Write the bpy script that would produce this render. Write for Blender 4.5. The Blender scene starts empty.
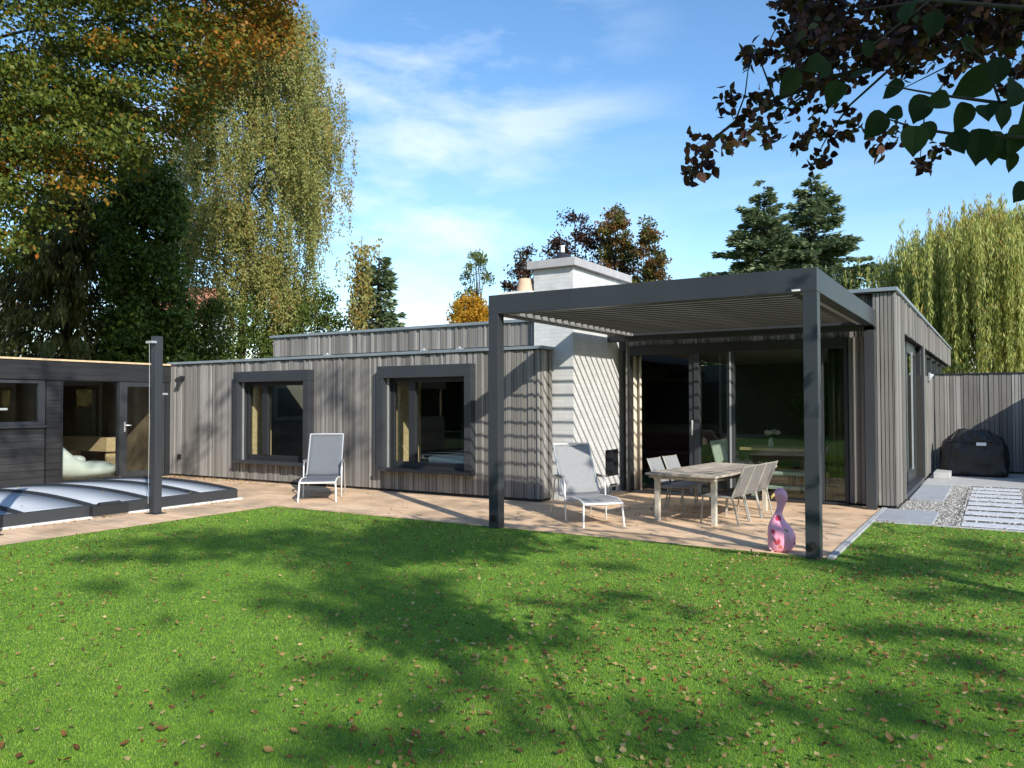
import bpy, math, random
import numpy as np
from mathutils import Vector, Matrix
rng = np.random.default_rng(7)
random.seed(7)
sc = bpy.context.scene
COL = sc.collection
R = math.radians

# ------------------------------------------------------------------ camera
F = 793.44
YAW, PIT, ROL = R(31.5576), R(1.3862), R(-0.1417)
EYE = 1.5
fw = np.array([-math.sin(YAW)*math.cos(PIT), math.cos(YAW)*math.cos(PIT), math.sin(PIT)])
cr = np.array([math.cos(YAW), math.sin(YAW), 0.0])
cu = np.cross(cr, fw)
cr, cu = math.cos(ROL)*cr+math.sin(ROL)*cu, -math.sin(ROL)*cr+math.cos(ROL)*cu
C0 = np.array([0, 0, EYE])
cam_d = bpy.data.cameras.new('camera')
cam = bpy.data.objects.new('camera', cam_d)
COL.objects.link(cam)
M = Matrix(((cr[0], cu[0], -fw[0], 0), (cr[1], cu[1], -fw[1], 0), (cr[2], cu[2], -fw[2], EYE), (0, 0, 0, 1)))
cam.matrix_world = M
cam_d.sensor_width = 36
cam_d.lens = F/1024*36
cam_d.clip_start = 0.05
cam_d.clip_end = 3000
sc.camera = cam


def at(px, py, dist):
    """surveyed point: direction seen at (px, py), dist metres in front of the viewpoint"""
    return C0+dist*(fw+(px-512)/F*cr-(py-384)/F*cu)


def on_ground(px, py, z=0.0):
    d = fw+(px-512)/F*cr-(py-384)/F*cu
    return C0+d*(z-EYE)/d[2]


# ------------------------------------------------------------------ light
SUN = np.array([1.47, -0.93, 1.0])
sun_d = bpy.data.lights.new('sun', 'SUN')
sun_d.energy = 3.35
sun_d.angle = R(0.53)
sun_d.color = (1.0, 0.95, 0.86)
sun = bpy.data.objects.new('sun', sun_d)
COL.objects.link(sun)
sun.rotation_euler = Vector(SUN).to_track_quat('Z', 'Y').to_euler()
elev = math.atan2(SUN[2], math.hypot(SUN[0], SUN[1]))
azim = math.atan2(SUN[0], SUN[1])
w = bpy.data.worlds.new('World')
sc.world = w
w.use_nodes = True
nt = w.node_tree
for n in list(nt.nodes):
    nt.nodes.remove(n)


def N(nt, typ, **kw):
    n = nt.nodes.new(typ)
    for k, v in kw.items():
        if k.startswith('i_'):
            n.inputs[k[2:]].default_value = v
        elif isinstance(k, str) and hasattr(n, k):
            setattr(n, k, v)
    return n


def L(nt, a, ao, b, bi):
    nt.links.new(a.outputs[ao], b.inputs[bi])


def ramp(nt, stops, interp='LINEAR'):
    n = nt.nodes.new('ShaderNodeValToRGB')
    e = n.color_ramp.elements
    n.color_ramp.interpolation = interp
    while len(e) < len(stops):
        e.new(0.5)
    for i, (p, c) in enumerate(stops):
        e[i].position = p
        e[i].color = (c[0], c[1], c[2], 1) if not isinstance(c, (int, float)) else (c, c, c, 1)
    return n


def math_n(nt, op, a=None, b=None, clamp=False):
    n = nt.nodes.new('ShaderNodeMath')
    n.operation = op
    n.use_clamp = clamp
    for i, v in enumerate((a, b)):
        if v is None:
            continue
        if isinstance(v, tuple):
            nt.links.new(v[0].outputs[v[1]], n.inputs[i])
        else:
            n.inputs[i].default_value = v
    return n


sky = N(nt, 'ShaderNodeTexSky', sky_type='NISHITA', sun_disc=False, sun_elevation=elev, sun_rotation=azim,
        air_density=1.0, dust_density=0.35, ozone_density=1.6)
tc = N(nt, 'ShaderNodeTexCoord')
sep = N(nt, 'ShaderNodeSeparateXYZ')
L(nt, tc, 'Generated', sep, 0)
zc = math_n(nt, 'MAXIMUM', (sep, 'Z'), 0.0)
zc = math_n(nt, 'ADD', (zc, 0), 0.12)
ux = math_n(nt, 'DIVIDE', (sep, 'X'), (zc, 0))
uy = math_n(nt, 'DIVIDE', (sep, 'Y'), (zc, 0))
comb = N(nt, 'ShaderNodeCombineXYZ')
L(nt, ux, 0, comb, 0)
L(nt, uy, 0, comb, 1)
mp = N(nt, 'ShaderNodeMapping')
mp.inputs['Rotation'].default_value = (0, 0, R(62))
mp.inputs['Scale'].default_value = (0.55, 1.5, 1)
mp.inputs['Location'].default_value = (3.1, 0.7, 0)
L(nt, comb, 0, mp, 'Vector')
no1 = N(nt, 'ShaderNodeTexNoise', i_Scale=0.9, i_Detail=9.0, i_Roughness=0.56, i_Distortion=0.5)
L(nt, mp, 0, no1, 'Vector')
rp1 = ramp(nt, [(0.50, 0.0), (0.66, 0.13), (0.82, 0.5)])
L(nt, no1, 'Fac', rp1, 0)
# a brighter low bank of cloud on the left side of the sky
dotn = N(nt, 'ShaderNodeVectorMath', operation='DOT_PRODUCT')
cd = at(330, 165, 1.0)-C0
cd /= np.linalg.norm(cd)
nrm = N(nt, 'ShaderNodeVectorMath', operation='NORMALIZE')
L(nt, tc, 'Generated', nrm, 0)
L(nt, nrm, 0, dotn, 0)
dotn.inputs[1].default_value = tuple(cd)
rp2 = ramp(nt, [(0.90, 0.0), (0.995, 1.0)])
L(nt, dotn, 'Value', rp2, 0)
mp2 = N(nt, 'ShaderNodeMapping')
mp2.inputs['Scale'].default_value = (2.2, 2.2, 7.0)
L(nt, tc, 'Generated', mp2, 'Vector')
no2 = N(nt, 'ShaderNodeTexNoise', i_Scale=1.6, i_Detail=8.0, i_Roughness=0.55, i_Distortion=0.3)
L(nt, mp2, 0, no2, 'Vector')
rp3 = ramp(nt, [(0.46, 0.0), (0.66, 0.8)])
L(nt, no2, 'Fac', rp3, 0)
mul = math_n(nt, 'MULTIPLY', (rp2, 0), (rp3, 0))
cl = math_n(nt, 'MAXIMUM', (mul, 0), (rp1, 0))
cl2 = math_n(nt, 'MULTIPLY', (cl, 0), 0.8, True)
mixc = N(nt, 'ShaderNodeMix', data_type='RGBA')
L(nt, cl2, 0, mixc, 'Factor')
hsv = N(nt, 'ShaderNodeHueSaturation', i_Saturation=1.2, i_Value=0.86)
L(nt, sky, 0, hsv, 'Color')
L(nt, hsv, 0, mixc, 'A')
mixc.inputs['B'].default_value = (4.5, 4.8, 5.2, 1)
bg = N(nt, 'ShaderNodeBackground', i_Strength=0.15)
L(nt, mixc, 'Result', bg, 'Color')
wo = N(nt, 'ShaderNodeOutputWorld')
L(nt, bg, 0, wo, 0)
sc.view_settings.view_transform = 'Standard'
sc.view_settings.look = 'None'
sc.view_settings.exposure = 0.82
sc.cycles.max_bounces = 7
sc.cycles.diffuse_bounces = 3
sc.cycles.glossy_bounces = 3
sc.cycles.transmission_bounces = 4
sc.cycles.transparent_max_bounces = 8
sc.view_settings.gamma = 1.0


# ------------------------------------------------------------------ materials
def new_mat(name):
    m = bpy.data.materials.new(name)
    m.use_nodes = True
    t = m.node_tree
    b = t.nodes['Principled BSDF']
    return m, t, b


def plain(name, col, rough=0.5, metal=0.0, bump=0.0, bscale=60, var=0.0, vscale=4.0, spec=0.5):
    m, t, b = new_mat(name)
    b.inputs['Roughness'].default_value = rough
    b.inputs['Metallic'].default_value = metal
    b.inputs['Specular IOR Level'].default_value = spec
    co = N(t, 'ShaderNodeTexCoord')
    n = N(t, 'ShaderNodeTexNoise', i_Scale=vscale, i_Detail=6.0, i_Roughness=0.6)
    L(t, co, 'Object', n, 'Vector')
    lo = [c*(1-var) for c in col]
    hi = [min(1, c*(1+var)) for c in col]
    rp = ramp(t, [(0.3, lo), (0.7, hi)])
    L(t, n, 'Fac', rp, 0)
    L(t, rp, 0, b, 'Base Color')
    if bump:
        n2 = N(t, 'ShaderNodeTexNoise', i_Scale=bscale, i_Detail=3.0)
        L(t, co, 'Object', n2, 'Vector')
        bp = N(t, 'ShaderNodeBump', i_Strength=bump, i_Distance=0.01)
        L(t, n2, 'Fac', bp, 'Height')
        L(t, bp, 0, b, 'Normal')
    return m


def board_mat(name, stops, stretch=(18, 18, 0.7), rough=0.75, grime=0.35, bump=0.25):
    m, t, b = new_mat(name)
    b.inputs['Roughness'].default_value = rough
    b.inputs['Specular IOR Level'].default_value = 0.25
    g = N(t, 'ShaderNodeNewGeometry')
    rp = ramp(t, stops)
    L(t, g, 'Random Per Island', rp, 0)
    co = N(t, 'ShaderNodeTexCoord')
    mp = N(t, 'ShaderNodeMapping')
    mp.inputs['Scale'].default_value = stretch
    L(t, co, 'Object', mp, 'Vector')
    n = N(t, 'ShaderNodeTexNoise', i_Scale=2.0, i_Detail=7.0, i_Roughness=0.65)
    L(t, mp, 0, n, 'Vector')
    r2 = ramp(t, [(0.3, 1-grime), (0.72, 1.0+grime*0.4)])
    L(t, n, 'Fac', r2, 0)
    mx = N(t, 'ShaderNodeMix', data_type='RGBA', blend_type='MULTIPLY')
    mx.inputs['Factor'].default_value = 1.0
    L(t, rp, 0, mx, 'A')
    L(t, r2, 0, mx, 'B')
    n3 = N(t, 'ShaderNodeTexNoise', i_Scale=0.9, i_Detail=4.0)
    L(t, co, 'Object', n3, 'Vector')
    r3 = ramp(t, [(0.35, 0.9), (0.65, 1.05)])
    L(t, n3, 'Fac', r3, 0)
    mx2 = N(t, 'ShaderNodeMix', data_type='RGBA', blend_type='MULTIPLY')
    mx2.inputs['Factor'].default_value = 1.0
    L(t, mx, 'Result', mx2, 'A')
    L(t, r3, 0, mx2, 'B')
    L(t, mx2, 'Result', b, 'Base Color')
    bp = N(t, 'ShaderNodeBump', i_Strength=bump, i_Distance=0.004)
    L(t, n, 'Fac', bp, 'Height')
    L(t, bp, 0, b, 'Normal')
    return m


def glass_mat(name, tint=(0.78, 0.82, 0.78), refl=0.06, rough=0.0):
    m = bpy.data.materials.new(name)
    m.use_nodes = True
    t = m.node_tree
    t.nodes.clear()
    out = N(t, 'ShaderNodeOutputMaterial')
    tr = N(t, 'ShaderNodeBsdfTransparent')
    tr.inputs['Color'].default_value = (*tint, 1)
    gl = N(t, 'ShaderNodeBsdfGlossy')
    gl.inputs['Roughness'].default_value = rough
    gl.inputs['Color'].default_value = (0.92, 1.0, 0.95, 1)
    lw = N(t, 'ShaderNodeLayerWeight', i_Blend=0.5)
    pw5 = math_n(t, 'POWER', (lw, 'Facing'), 4.5)
    ad = math_n(t, 'MULTIPLY_ADD', (pw5, 0), 0.85)
    ad.inputs[2].default_value = refl
    ad.use_clamp = True
    mx = N(t, 'ShaderNodeMixShader')
    L(t, ad, 0, mx, 0)
    L(t, tr, 0, mx, 1)
    L(t, gl, 0, mx, 2)
    L(t, mx, 0, out, 0)
    return m


def leaf_mat(name, stops, trans=0.35, rough=0.55, tone=None):
    """stops: colours over the per leaf random value; tone: second list mixed in by the per leaf 'tone' value"""
    m = bpy.data.materials.new(name)
    m.use_nodes = True
    t = m.node_tree
    t.nodes.clear()
    out = N(t, 'ShaderNodeOutputMaterial')
    a = N(t, 'ShaderNodeAttribute', attribute_name='rnd')
    rp = ramp(t, stops)
    L(t, a, 'Fac', rp, 0)
    last, so = rp, 0
    if tone:
        a2 = N(t, 'ShaderNodeAttribute', attribute_name='tone')
        r2 = ramp(t, tone)
        L(t, a, 'Fac', r2, 0)
        mx = N(t, 'ShaderNodeMix', data_type='RGBA')
        L(t, a2, 'Fac', mx, 'Factor')
        L(t, rp, 0, mx, 'A')
        L(t, r2, 0, mx, 'B')
        last, so = mx, 'Result'
    d = N(t, 'ShaderNodeBsdfPrincipled')
    d.inputs['Roughness'].default_value = rough
    d.inputs['Specular IOR Level'].default_value = 0.3
    L(t, last, so, d, 'Base Color')
    tl = N(t, 'ShaderNodeBsdfTranslucent')
    L(t, last, so, tl, 'Color')
    ms = N(t, 'ShaderNodeMixShader')
    ms.inputs[0].default_value = trans
    L(t, d, 0, ms, 1)
    L(t, tl, 0, ms, 2)
    L(t, ms, 0, out, 0)
    return m


MT = {}
MT['clad'] = board_mat('weathered_cladding', [(0.0, (0.155, 0.146, 0.132)), (0.5, (0.225, 0.214, 0.197)), (1.0, (0.34, 0.325, 0.302))], grime=.24)
MT['clad_back'] = plain('cladding_gap', (0.03, 0.027, 0.024), 0.9)
MT['metal'] = plain('anthracite_metal', (0.036, 0.040, 0.045), 0.42, 0.0, var=0.12, vscale=1.5, bump=0.04, bscale=300)
MT['metal_d'] = plain('dark_metal', (0.022, 0.024, 0.027), 0.45, var=0.1)
MT['coping'] = plain('zinc_coping', (0.27, 0.31, 0.33), 0.4, 0.35, var=0.15, vscale=3)
MT['louver'] = board_mat('louvre_slat', [(0.0, (0.062, 0.061, 0.058)), (1.0, (0.13, 0.128, 0.122))], stretch=(0.8, 25, 25), rough=0.5, grime=0.5, bump=0.2)
MT['white'] = plain('white_powder_coat', (0.78, 0.77, 0.74), 0.35, var=0.05)
MT['alu'] = plain('brushed_aluminium', (0.62, 0.62, 0.62), 0.35, 0.6, var=0.08)
MT['glass'] = glass_mat('window_glass')
MT['glass_b'] = glass_mat('bedroom_glass', (0.88, 0.91, 0.88), 0.04)
MT['black'] = plain('black_gap', (0.006, 0.006, 0.006), 0.8)
MT['clay'] = plain('terracotta', (0.55, 0.38, 0.26), 0.8, var=0.15)
MT['render'] = plain('white_render', (0.72, 0.70, 0.66), 0.85, var=0.08, bump=0.1)
MT['bark'] = plain('bark', (0.10, 0.075, 0.055), 0.9, var=0.4, vscale=9, bump=0.6, bscale=14)
MT['bark_d'] = plain('dark_bark', (0.035, 0.028, 0.022), 0.9, var=0.4, vscale=9, bump=0.6, bscale=14)


def brick_mat():
    m, t, b = new_mat('white_painted_brick')
    b.inputs['Roughness'].default_value = 0.75
    co = N(t, 'ShaderNodeTexCoord')
    sp = N(t, 'ShaderNodeSeparateXYZ')
    L(t, co, 'Object', sp, 0)
    s = math_n(t, 'ADD', (sp, 'X'), (sp, 'Y'))
    cb = N(t, 'ShaderNodeCombineXYZ')
    L(t, s, 0, cb, 0)
    L(t, sp, 'Z', cb, 1)
    br = N(t, 'ShaderNodeTexBrick', i_Scale=1.0)
    br.inputs['Brick Width'].default_value = 0.22
    br.inputs['Row Height'].default_value = 0.06
    br.inputs['Mortar Size'].default_value = 0.006
    br.inputs['Mortar Smooth'].default_value = 0.4
    br.inputs['Color1'].default_value = (0.57, 0.57, 0.555, 1)
    br.inputs['Color2'].default_value = (0.64, 0.64, 0.625, 1)
    br.inputs['Mortar'].default_value = (0.55, 0.55, 0.54, 1)
    L(t, cb, 0, br, 'Vector')
    n = N(t, 'ShaderNodeTexNoise', i_Scale=5.0, i_Detail=6.0)
    L(t, co, 'Object', n, 'Vector')
    r = ramp(t, [(0.3, 0.88), (0.65, 1.0)])
    L(t, n, 'Fac', r, 0)
    mx = N(t, 'ShaderNodeMix', data_type='RGBA', blend_type='MULTIPLY')
    mx.inputs['Factor'].default_value = 1
    L(t, br, 'Color', mx, 'A')
    L(t, r, 0, mx, 'B')
    L(t, mx, 'Result', b, 'Base Color')
    n2 = N(t, 'ShaderNodeTexNoise', i_Scale=45.0, i_Detail=3.0)
    L(t, co, 'Object', n2, 'Vector')
    h = math_n(t, 'MULTIPLY_ADD', (n2, 'Fac'), 0.4)
    inv = math_n(t, 'SUBTRACT', 1.0, (br, 'Fac'))
    L(t, inv, 0, h, 2)
    bp = N(t, 'ShaderNodeBump', i_Strength=0.3, i_Distance=0.006)
    L(t, h, 0, bp, 'Height')
    L(t, bp, 0, b, 'Normal')
    return m


MT['brick'] = brick_mat()


def terrace_mat():
    m, t, b = new_mat('terrace_boards')
    b.inputs['Roughness'].default_value = 0.8
    b.inputs['Specular IOR Level'].default_value = 0.2
    co = N(t, 'ShaderNodeTexCoord')
    br = N(t, 'ShaderNodeTexBrick', i_Scale=1.0)
    br.inputs['Brick Width'].default_value = 1.25
    br.inputs['Row Height'].default_value = 0.155
    br.inputs['Mortar Size'].default_value = 0.0035
    br.inputs['Mortar Smooth'].default_value = 0.2
    br.offset = 0.37
    br.inputs['Color1'].default_value = (0.76, 0.515, 0.32, 1)
    br.inputs['Color2'].default_value = (0.88, 0.63, 0.415, 1)
    br.inputs['Mortar'].default_value = (0.52, 0.36, 0.23, 1)
    L(t, co, 'Object', br, 'Vector')
    mp = N(t, 'ShaderNodeMapping')
    mp.inputs['Scale'].default_value = (1.2, 14, 1)
    L(t, co, 'Object', mp, 'Vector')
    n = N(t, 'ShaderNodeTexNoise', i_Scale=2.0, i_Detail=6.0, i_Roughness=0.65)
    L(t, mp, 0, n, 'Vector')
    r = ramp(t, [(0.3, 0.80), (0.7, 1.08)])
    L(t, n, 'Fac', r, 0)
    n3 = N(t, 'ShaderNodeTexNoise', i_Scale=1.3, i_Detail=5.0, i_Roughness=0.65)
    L(t, co, 'Object', n3, 'Vector')
    r3 = ramp(t, [(0.34, (0.58, 0.60, 0.62)), (0.56, (1, 1, 1))])
    L(t, n3, 'Fac', r3, 0)
    mx = N(t, 'ShaderNodeMix', data_type='RGBA', blend_type='MULTIPLY')
    mx.inputs['Factor'].default_value = 1
    L(t, br, 'Color', mx, 'A')
    L(t, r, 0, mx, 'B')
    mx2 = N(t, 'ShaderNodeMix', data_type='RGBA', blend_type='MULTIPLY')
    mx2.inputs['Factor'].default_value = 1
    L(t, mx, 'Result', mx2, 'A')
    L(t, r3, 0, mx2, 'B')
    L(t, mx2, 'Result', b, 'Base Color')
    inv = math_n(t, 'SUBTRACT', 1.0, (br, 'Fac'))
    bp = N(t, 'ShaderNodeBump', i_Strength=0.35, i_Distance=0.006)
    L(t, inv, 0, bp, 'Height')
    L(t, bp, 0, b, 'Normal')
    return m


MT['terrace'] = terrace_mat()
MT['lawn'] = plain('lawn_soil_and_thatch', (0.09, 0.19, 0.018), 0.95, var=0.35, vscale=14, bump=0.8, bscale=120)
MT['far_ground'] = plain('rough_ground', (0.07, 0.10, 0.03), 0.95, var=0.4, vscale=0.8)
MT['concrete'] = plain('pale_concrete', (0.42, 0.42, 0.41), 0.85, var=0.15, vscale=7, bump=0.15, bscale=90)
MT['paver'] = plain('grey_paver', (0.33, 0.345, 0.37), 0.8, var=0.12, vscale=6, bump=0.15, bscale=120)
MT['plank'] = plain('light_step', (0.55, 0.565, 0.59), 0.8, var=0.12, vscale=6, bump=0.15, bscale=90)
MT['sling'] = plain('grey_sling_fabric', (0.125, 0.135, 0.15), 0.8, var=0.07, vscale=30, bump=0.3, bscale=400)
MT['sling_l'] = plain('pale_sling_fabric', (0.26, 0.265, 0.275), 0.8, var=0.07, vscale=30, bump=0.3, bscale=400)
MT['sling_d'] = plain('taupe_sling_fabric', (0.20, 0.19, 0.18), 0.85, var=0.2, vscale=20, bump=0.3, bscale=300)
MT['teak'] = board_mat('weathered_teak', [(0.0, (0.46, 0.39, 0.31)), (1.0, (0.62, 0.54, 0.44))], stretch=(14, 1.2, 14), grime=0.5)
MT['chair_frame'] = plain('worn_chair_frame', (0.33, 0.31, 0.27), 0.5, var=0.2, vscale=12)
MT['leg'] = plain('cream_metal', (0.52, 0.48, 0.39), 0.5, var=0.15, vscale=12)
MT['black_wood'] = board_mat('black_stained_boards', [(0.0, (0.022, 0.023, 0.025)), (1.0, (0.045, 0.046, 0.048))], stretch=(16, 0.7, 16), rough=0.6, grime=0.5)
MT['pale_wood'] = plain('pale_timber', (0.66, 0.48, 0.28), 0.6, var=0.2, vscale=12)
MT['cover'] = plain('black_cover_cloth', (0.013, 0.013, 0.014), 0.5, var=0.2, bump=0.9, bscale=9, spec=.5)
MT['beanbag'] = plain('mint_fabric', (0.72, 0.76, 0.70), 0.9, var=0.08, vscale=6, bump=0.2, bscale=60)
MT['glass_w'] = glass_mat('garden_room_glass', (.88, .90, .88), .03)
MT['room'] = plain('dark_interior', (0.10, 0.098, 0.08), 0.9, var=0.1)
MT['room_ceiling'] = plain('interior_ceiling', (0.30, 0.30, 0.24), 0.9)
MT['room_floor'] = plain('interior_floor', (0.14, 0.09, 0.06), 0.4, var=0.2, vscale=3)
MT['curtain'] = plain('cream_curtain', (0.66, 0.58, 0.46), 0.9, var=0.08)
MT['sheer'] = plain('olive_curtain', (0.16, 0.16, 0.10), 0.9, var=0.2)
MT['red'] = plain('red_upholstery', (0.07, 0.018, 0.015), 0.8)
MT['bed'] = plain('white_linen', (0.66, 0.70, 0.70), 0.9, var=0.06)
MT['flower'] = plain('white_petals', (0.80, 0.80, 0.70), 0.7, var=0.1)
MT['stemgreen'] = plain('plant_green', (0.06, 0.13, 0.03), 0.6, var=0.3)
MT['pane'] = plain('milky_polycarbonate', (0.47, 0.50, 0.535), 0.65, var=0.10, vscale=1.2, spec=0.25)
MT['roof_tile'] = plain('red_roof_tile', (0.36, 0.15, 0.09), 0.8, var=0.3, vscale=6)
MT['gravel'] = leaf_mat('gravel_stones', [(0.0, (0.12, 0.12, 0.115)), (0.5, (0.26, 0.25, 0.235)), (1.0, (0.5, 0.48, 0.45))], trans=0.0, rough=0.9)
MT['gold'] = plain('golden_beak', (0.65, 0.45, 0.16), 0.4)
MT['pink_white'] = plain('pale_pink', (0.85, 0.6, 0.62), 0.45)


# ------------------------------------------------------------------ mesh helpers
class MB:
    def __init__(s, off=(0, 0, 0)):
        s.v, s.f, s.m, s.off, s.sm = [], [], [], Vector(off), []

    def add(s, vs, fs, mi=0, smooth=False):
        b = len(s.v)
        s.v.extend([tuple(Vector(v)-s.off) for v in vs])
        for f in fs:
            s.f.append([b+i for i in f])
            s.m.append(mi)
            s.sm.append(smooth)
        return s

    def box(s, x0, x1, y0, y1, z0, z1, mi=0):
        x0, x1 = min(x0, x1), max(x0, x1)
        y0, y1 = min(y0, y1), max(y0, y1)
        z0, z1 = min(z0, z1), max(z0, z1)
        vs = [(x0, y0, z0), (x1, y0, z0), (x1, y1, z0), (x0, y1, z0), (x0, y0, z1), (x1, y0, z1), (x1, y1, z1), (x0, y1, z1)]
        return s.add(vs, [(0, 3, 2, 1), (4, 5, 6, 7), (0, 1, 5, 4), (1, 2, 6, 5), (2, 3, 7, 6), (3, 0, 4, 7)], mi)

    def obox(s, c, ax, ay, az, mi=0):
        """oriented box: centre and three half axis vectors"""
        c, ax, ay, az = map(Vector, (c, ax, ay, az))
        vs = [c+i*ax+j*ay+k*az for k in (-1, 1) for (i, j) in ((-1, -1), (1, -1), (1, 1), (-1, 1))]
        return s.add(vs, [(0, 3, 2, 1), (4, 5, 6, 7), (0, 1, 5, 4), (1, 2, 6, 5), (2, 3, 7, 6), (3, 0, 4, 7)], mi)

    def tube(s, path, r, n=8, mi=0, smooth=True, cap=True):
        path = [Vector(p) for p in path]
        rr = [float(r)]*len(path) if not hasattr(r, "__len__") else [float(q) for q in r]
        rings = []
        up = None
        for i, p in enumerate(path):
            d = (path[min(i+1, len(path)-1)]-path[max(i-1, 0)])
            if d.length < 1e-9:
                d = Vector((0, 0, 1))
            d.normalize()
            if up is None:
                up = Vector((0, 0, 1)) if abs(d.z) < 0.9 else Vector((1, 0, 0))
            a = d.cross(up).normalized()
            b = a.cross(d).normalized()
            up = b
            rings.append([p+rr[i]*(math.cos(2*math.pi*k/n)*a+math.sin(2*math.pi*k/n)*b) for k in range(n)])
        vs = [v for ring in rings for v in ring]
        fs = []
        for i in range(len(path)-1):
            for k in range(n):
                fs.append((i*n+k, i*n+(k+1) % n, (i+1)*n+(k+1) % n, (i+1)*n+k))
        s.add(vs, fs, mi, smooth)
        if cap:
            s.add(rings[0], [tuple(range(n))], mi)
            s.add(rings[-1], [tuple(range(n-1, -1, -1))], mi)
        return s

    def rings(s, rings, mi=0, smooth=True, cap=True):
        n = len(rings[0])
        vs = [v for ring in rings for v in ring]
        fs = []
        for i in range(len(rings)-1):
            for k in range(n):
                fs.append((i*n+k, i*n+(k+1) % n, (i+1)*n+(k+1) % n, (i+1)*n+k))
        if cap:
            fs.append(tuple(range(n-1, -1, -1)))
            fs.append(tuple((len(rings)-1)*n+k for k in range(n)))
        return s.add(vs, fs, mi, smooth)

    def build(s, name, mat, parent=None, bevel=0, sub=0):
        me = bpy.data.meshes.new(name)
        me.from_pydata(s.v, [], s.f)
        mats = mat if isinstance(mat, (list, tuple)) else [mat]
        for m_ in mats:
            me.materials.append(m_)
        me.polygons.foreach_set('material_index', s.m)
        me.polygons.foreach_set('use_smooth', s.sm)
        me.update()
        o = bpy.data.objects.new(name, me)
        COL.objects.link(o)
        if parent is not None:
            o.parent = parent
        if bevel:
            bv = o.modifiers.new('bevel', 'BEVEL')
            bv.width = bevel
            bv.segments = 2
            bv.limit_method = 'ANGLE'
        if sub:
            sb = o.modifiers.new('subsurf', 'SUBSURF')
            sb.levels = sub
            sb.render_levels = sub
        return o


def tag(o, label=None, cat=None, group=None, kind=None):
    for k, v in (('label', label), ('category', cat), ('group', group), ('kind', kind)):
        if v:
            o[k] = v
    return o


def empty(name, loc, label, cat, group=None, rz=0):
    o = bpy.data.objects.new(name, None)
    COL.objects.link(o)
    o.location = loc
    o.rotation_euler = (0, 0, rz)
    o.empty_display_size = 0.2
    return tag(o, label, cat, group)


def copy_tree(o, parent=None):
    c = o.copy()
    COL.objects.link(c)
    if parent is not None:
        c.parent = parent
    for ch in list(o.children):
        copy_tree(ch, c)
    return c


def np_mesh(name, V, nper, mat, parent=None, attrs=None, off=(0, 0, 0), smooth=False):
    """V: (n, nper, 3): n separate polygons"""
    V = np.asarray(V, np.float32)-np.asarray(off, np.float32)
    n = len(V)
    me = bpy.data.meshes.new(name)
    me.vertices.add(n*nper)
    me.loops.add(n*nper)
    me.polygons.add(n)
    me.vertices.foreach_set('co', V.reshape(-1))
    me.loops.foreach_set('vertex_index', np.arange(n*nper, dtype=np.int32))
    me.polygons.foreach_set('loop_start', np.arange(0, n*nper, nper, dtype=np.int32))
    me.update(calc_edges=True)
    for k, a in (attrs or {}).items():
        at_ = me.attributes.new(k, 'FLOAT', 'FACE')
        at_.data.foreach_set('value', np.asarray(a, np.float32))
    me.materials.append(mat)
    me.validate()
    o = bpy.data.objects.new(name, me)
    COL.objects.link(o)
    if parent is not None:
        o.parent = parent
    return o


def unit(a):
    return a/np.maximum(np.linalg.norm(a, axis=-1, keepdims=True), 1e-9)


def leaf_quads(P, D, Ln, Wd, flat=0.0):
    """rhombic leaves: base points P, directions D, lengths, widths; flat = how level the blades lie"""
    n = len(P)
    D = unit(D)
    rv = rng.normal(size=(n, 3))
    if flat:
        nup = unit(np.array([0, 0, 1.0])*flat+rv*(1-flat))
        Wv = unit(np.cross(D, nup))
    else:
        Wv = unit(np.cross(D, rv))
    Ln = np.broadcast_to(Ln, (n,))[:, None]
    Wd = np.broadcast_to(Wd, (n,))[:, None]
    mid = P+D*Ln*0.45
    return np.stack([P, mid+Wv*Wd*0.5, P+D*Ln, mid-Wv*Wd*0.5], 1)


def ball(n, bias=0.5):
    d = unit(rng.normal(size=(n, 3)))
    return d*(rng.random(n)**bias)[:, None]


# ------------------------------------------------------------------ ground
g = MB()
g.add([(-600, -600, -0.06), (600, -600, -0.06), (600, 600, -0.06), (-600, 600, -0.06)], [(0, 1, 2, 3)])
tag(g.build('ground', MT['far_ground']), kind='structure')
TX0, TX1, TY = -9.06, -1.42, 8.10      # terrace edges along the lawn
GY = 10.9                              # lawn ends, gravel begins (right of the terrace)
g = MB()
g.add([(TX0, -25, 0), (25, -25, 0), (25, TY, 0), (TX0, TY, 0)], [(0, 1, 2, 3)])
g.add([(TX1+.004, TY, 0), (25, TY, 0), (25, GY, 0), (TX1+.004, GY, 0)], [(0, 1, 2, 3)])
tag(g.build('lawn', MT['lawn']), kind='structure')
g = MB()
g.add([(-15.5, -25, 0.004), (TX0, -25, 0.004), (TX0, 12.6, 0.004), (-15.5, 12.6, 0.004)], [(0, 1, 2, 3)])
g.add([(TX0, TY, 0.004), (TX1, TY, 0.004), (TX1, 12.6, 0.004), (TX0, 12.6, 0.004)], [(0, 1, 2, 3)])
tag(g.build('terrace', MT['terrace']), kind='structure')
g = MB()
g.box(TX1-.01, TX1+.055, TY-.02, 12.28, -0.02, 0.022)
g.box(TX1+.06, 9, GY-.03, GY+.03, -0.02, 0.012)
tag(g.build('terrace_edging', MT['concrete'], bevel=.004), kind='structure')
g = MB()
g.add([(TX1, GY, -0.026), (-.46, GY, -0.026), (-.46, 19.6, -0.026), (TX1, 19.6, -0.026)], [(0, 1, 2, 3)])
g.add([(-.46, GY, 0.002), (14, GY, 0.002), (14, 19.6, 0.002), (-.46, 19.6, 0.002)], [(0, 1, 2, 3)])
g.add([(-.46, GY, -0.026), (-.46, GY, 0.002), (-.46, 19.6, 0.002), (-.46, 19.6, -0.026)], [(0, 1, 2, 3)])
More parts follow.
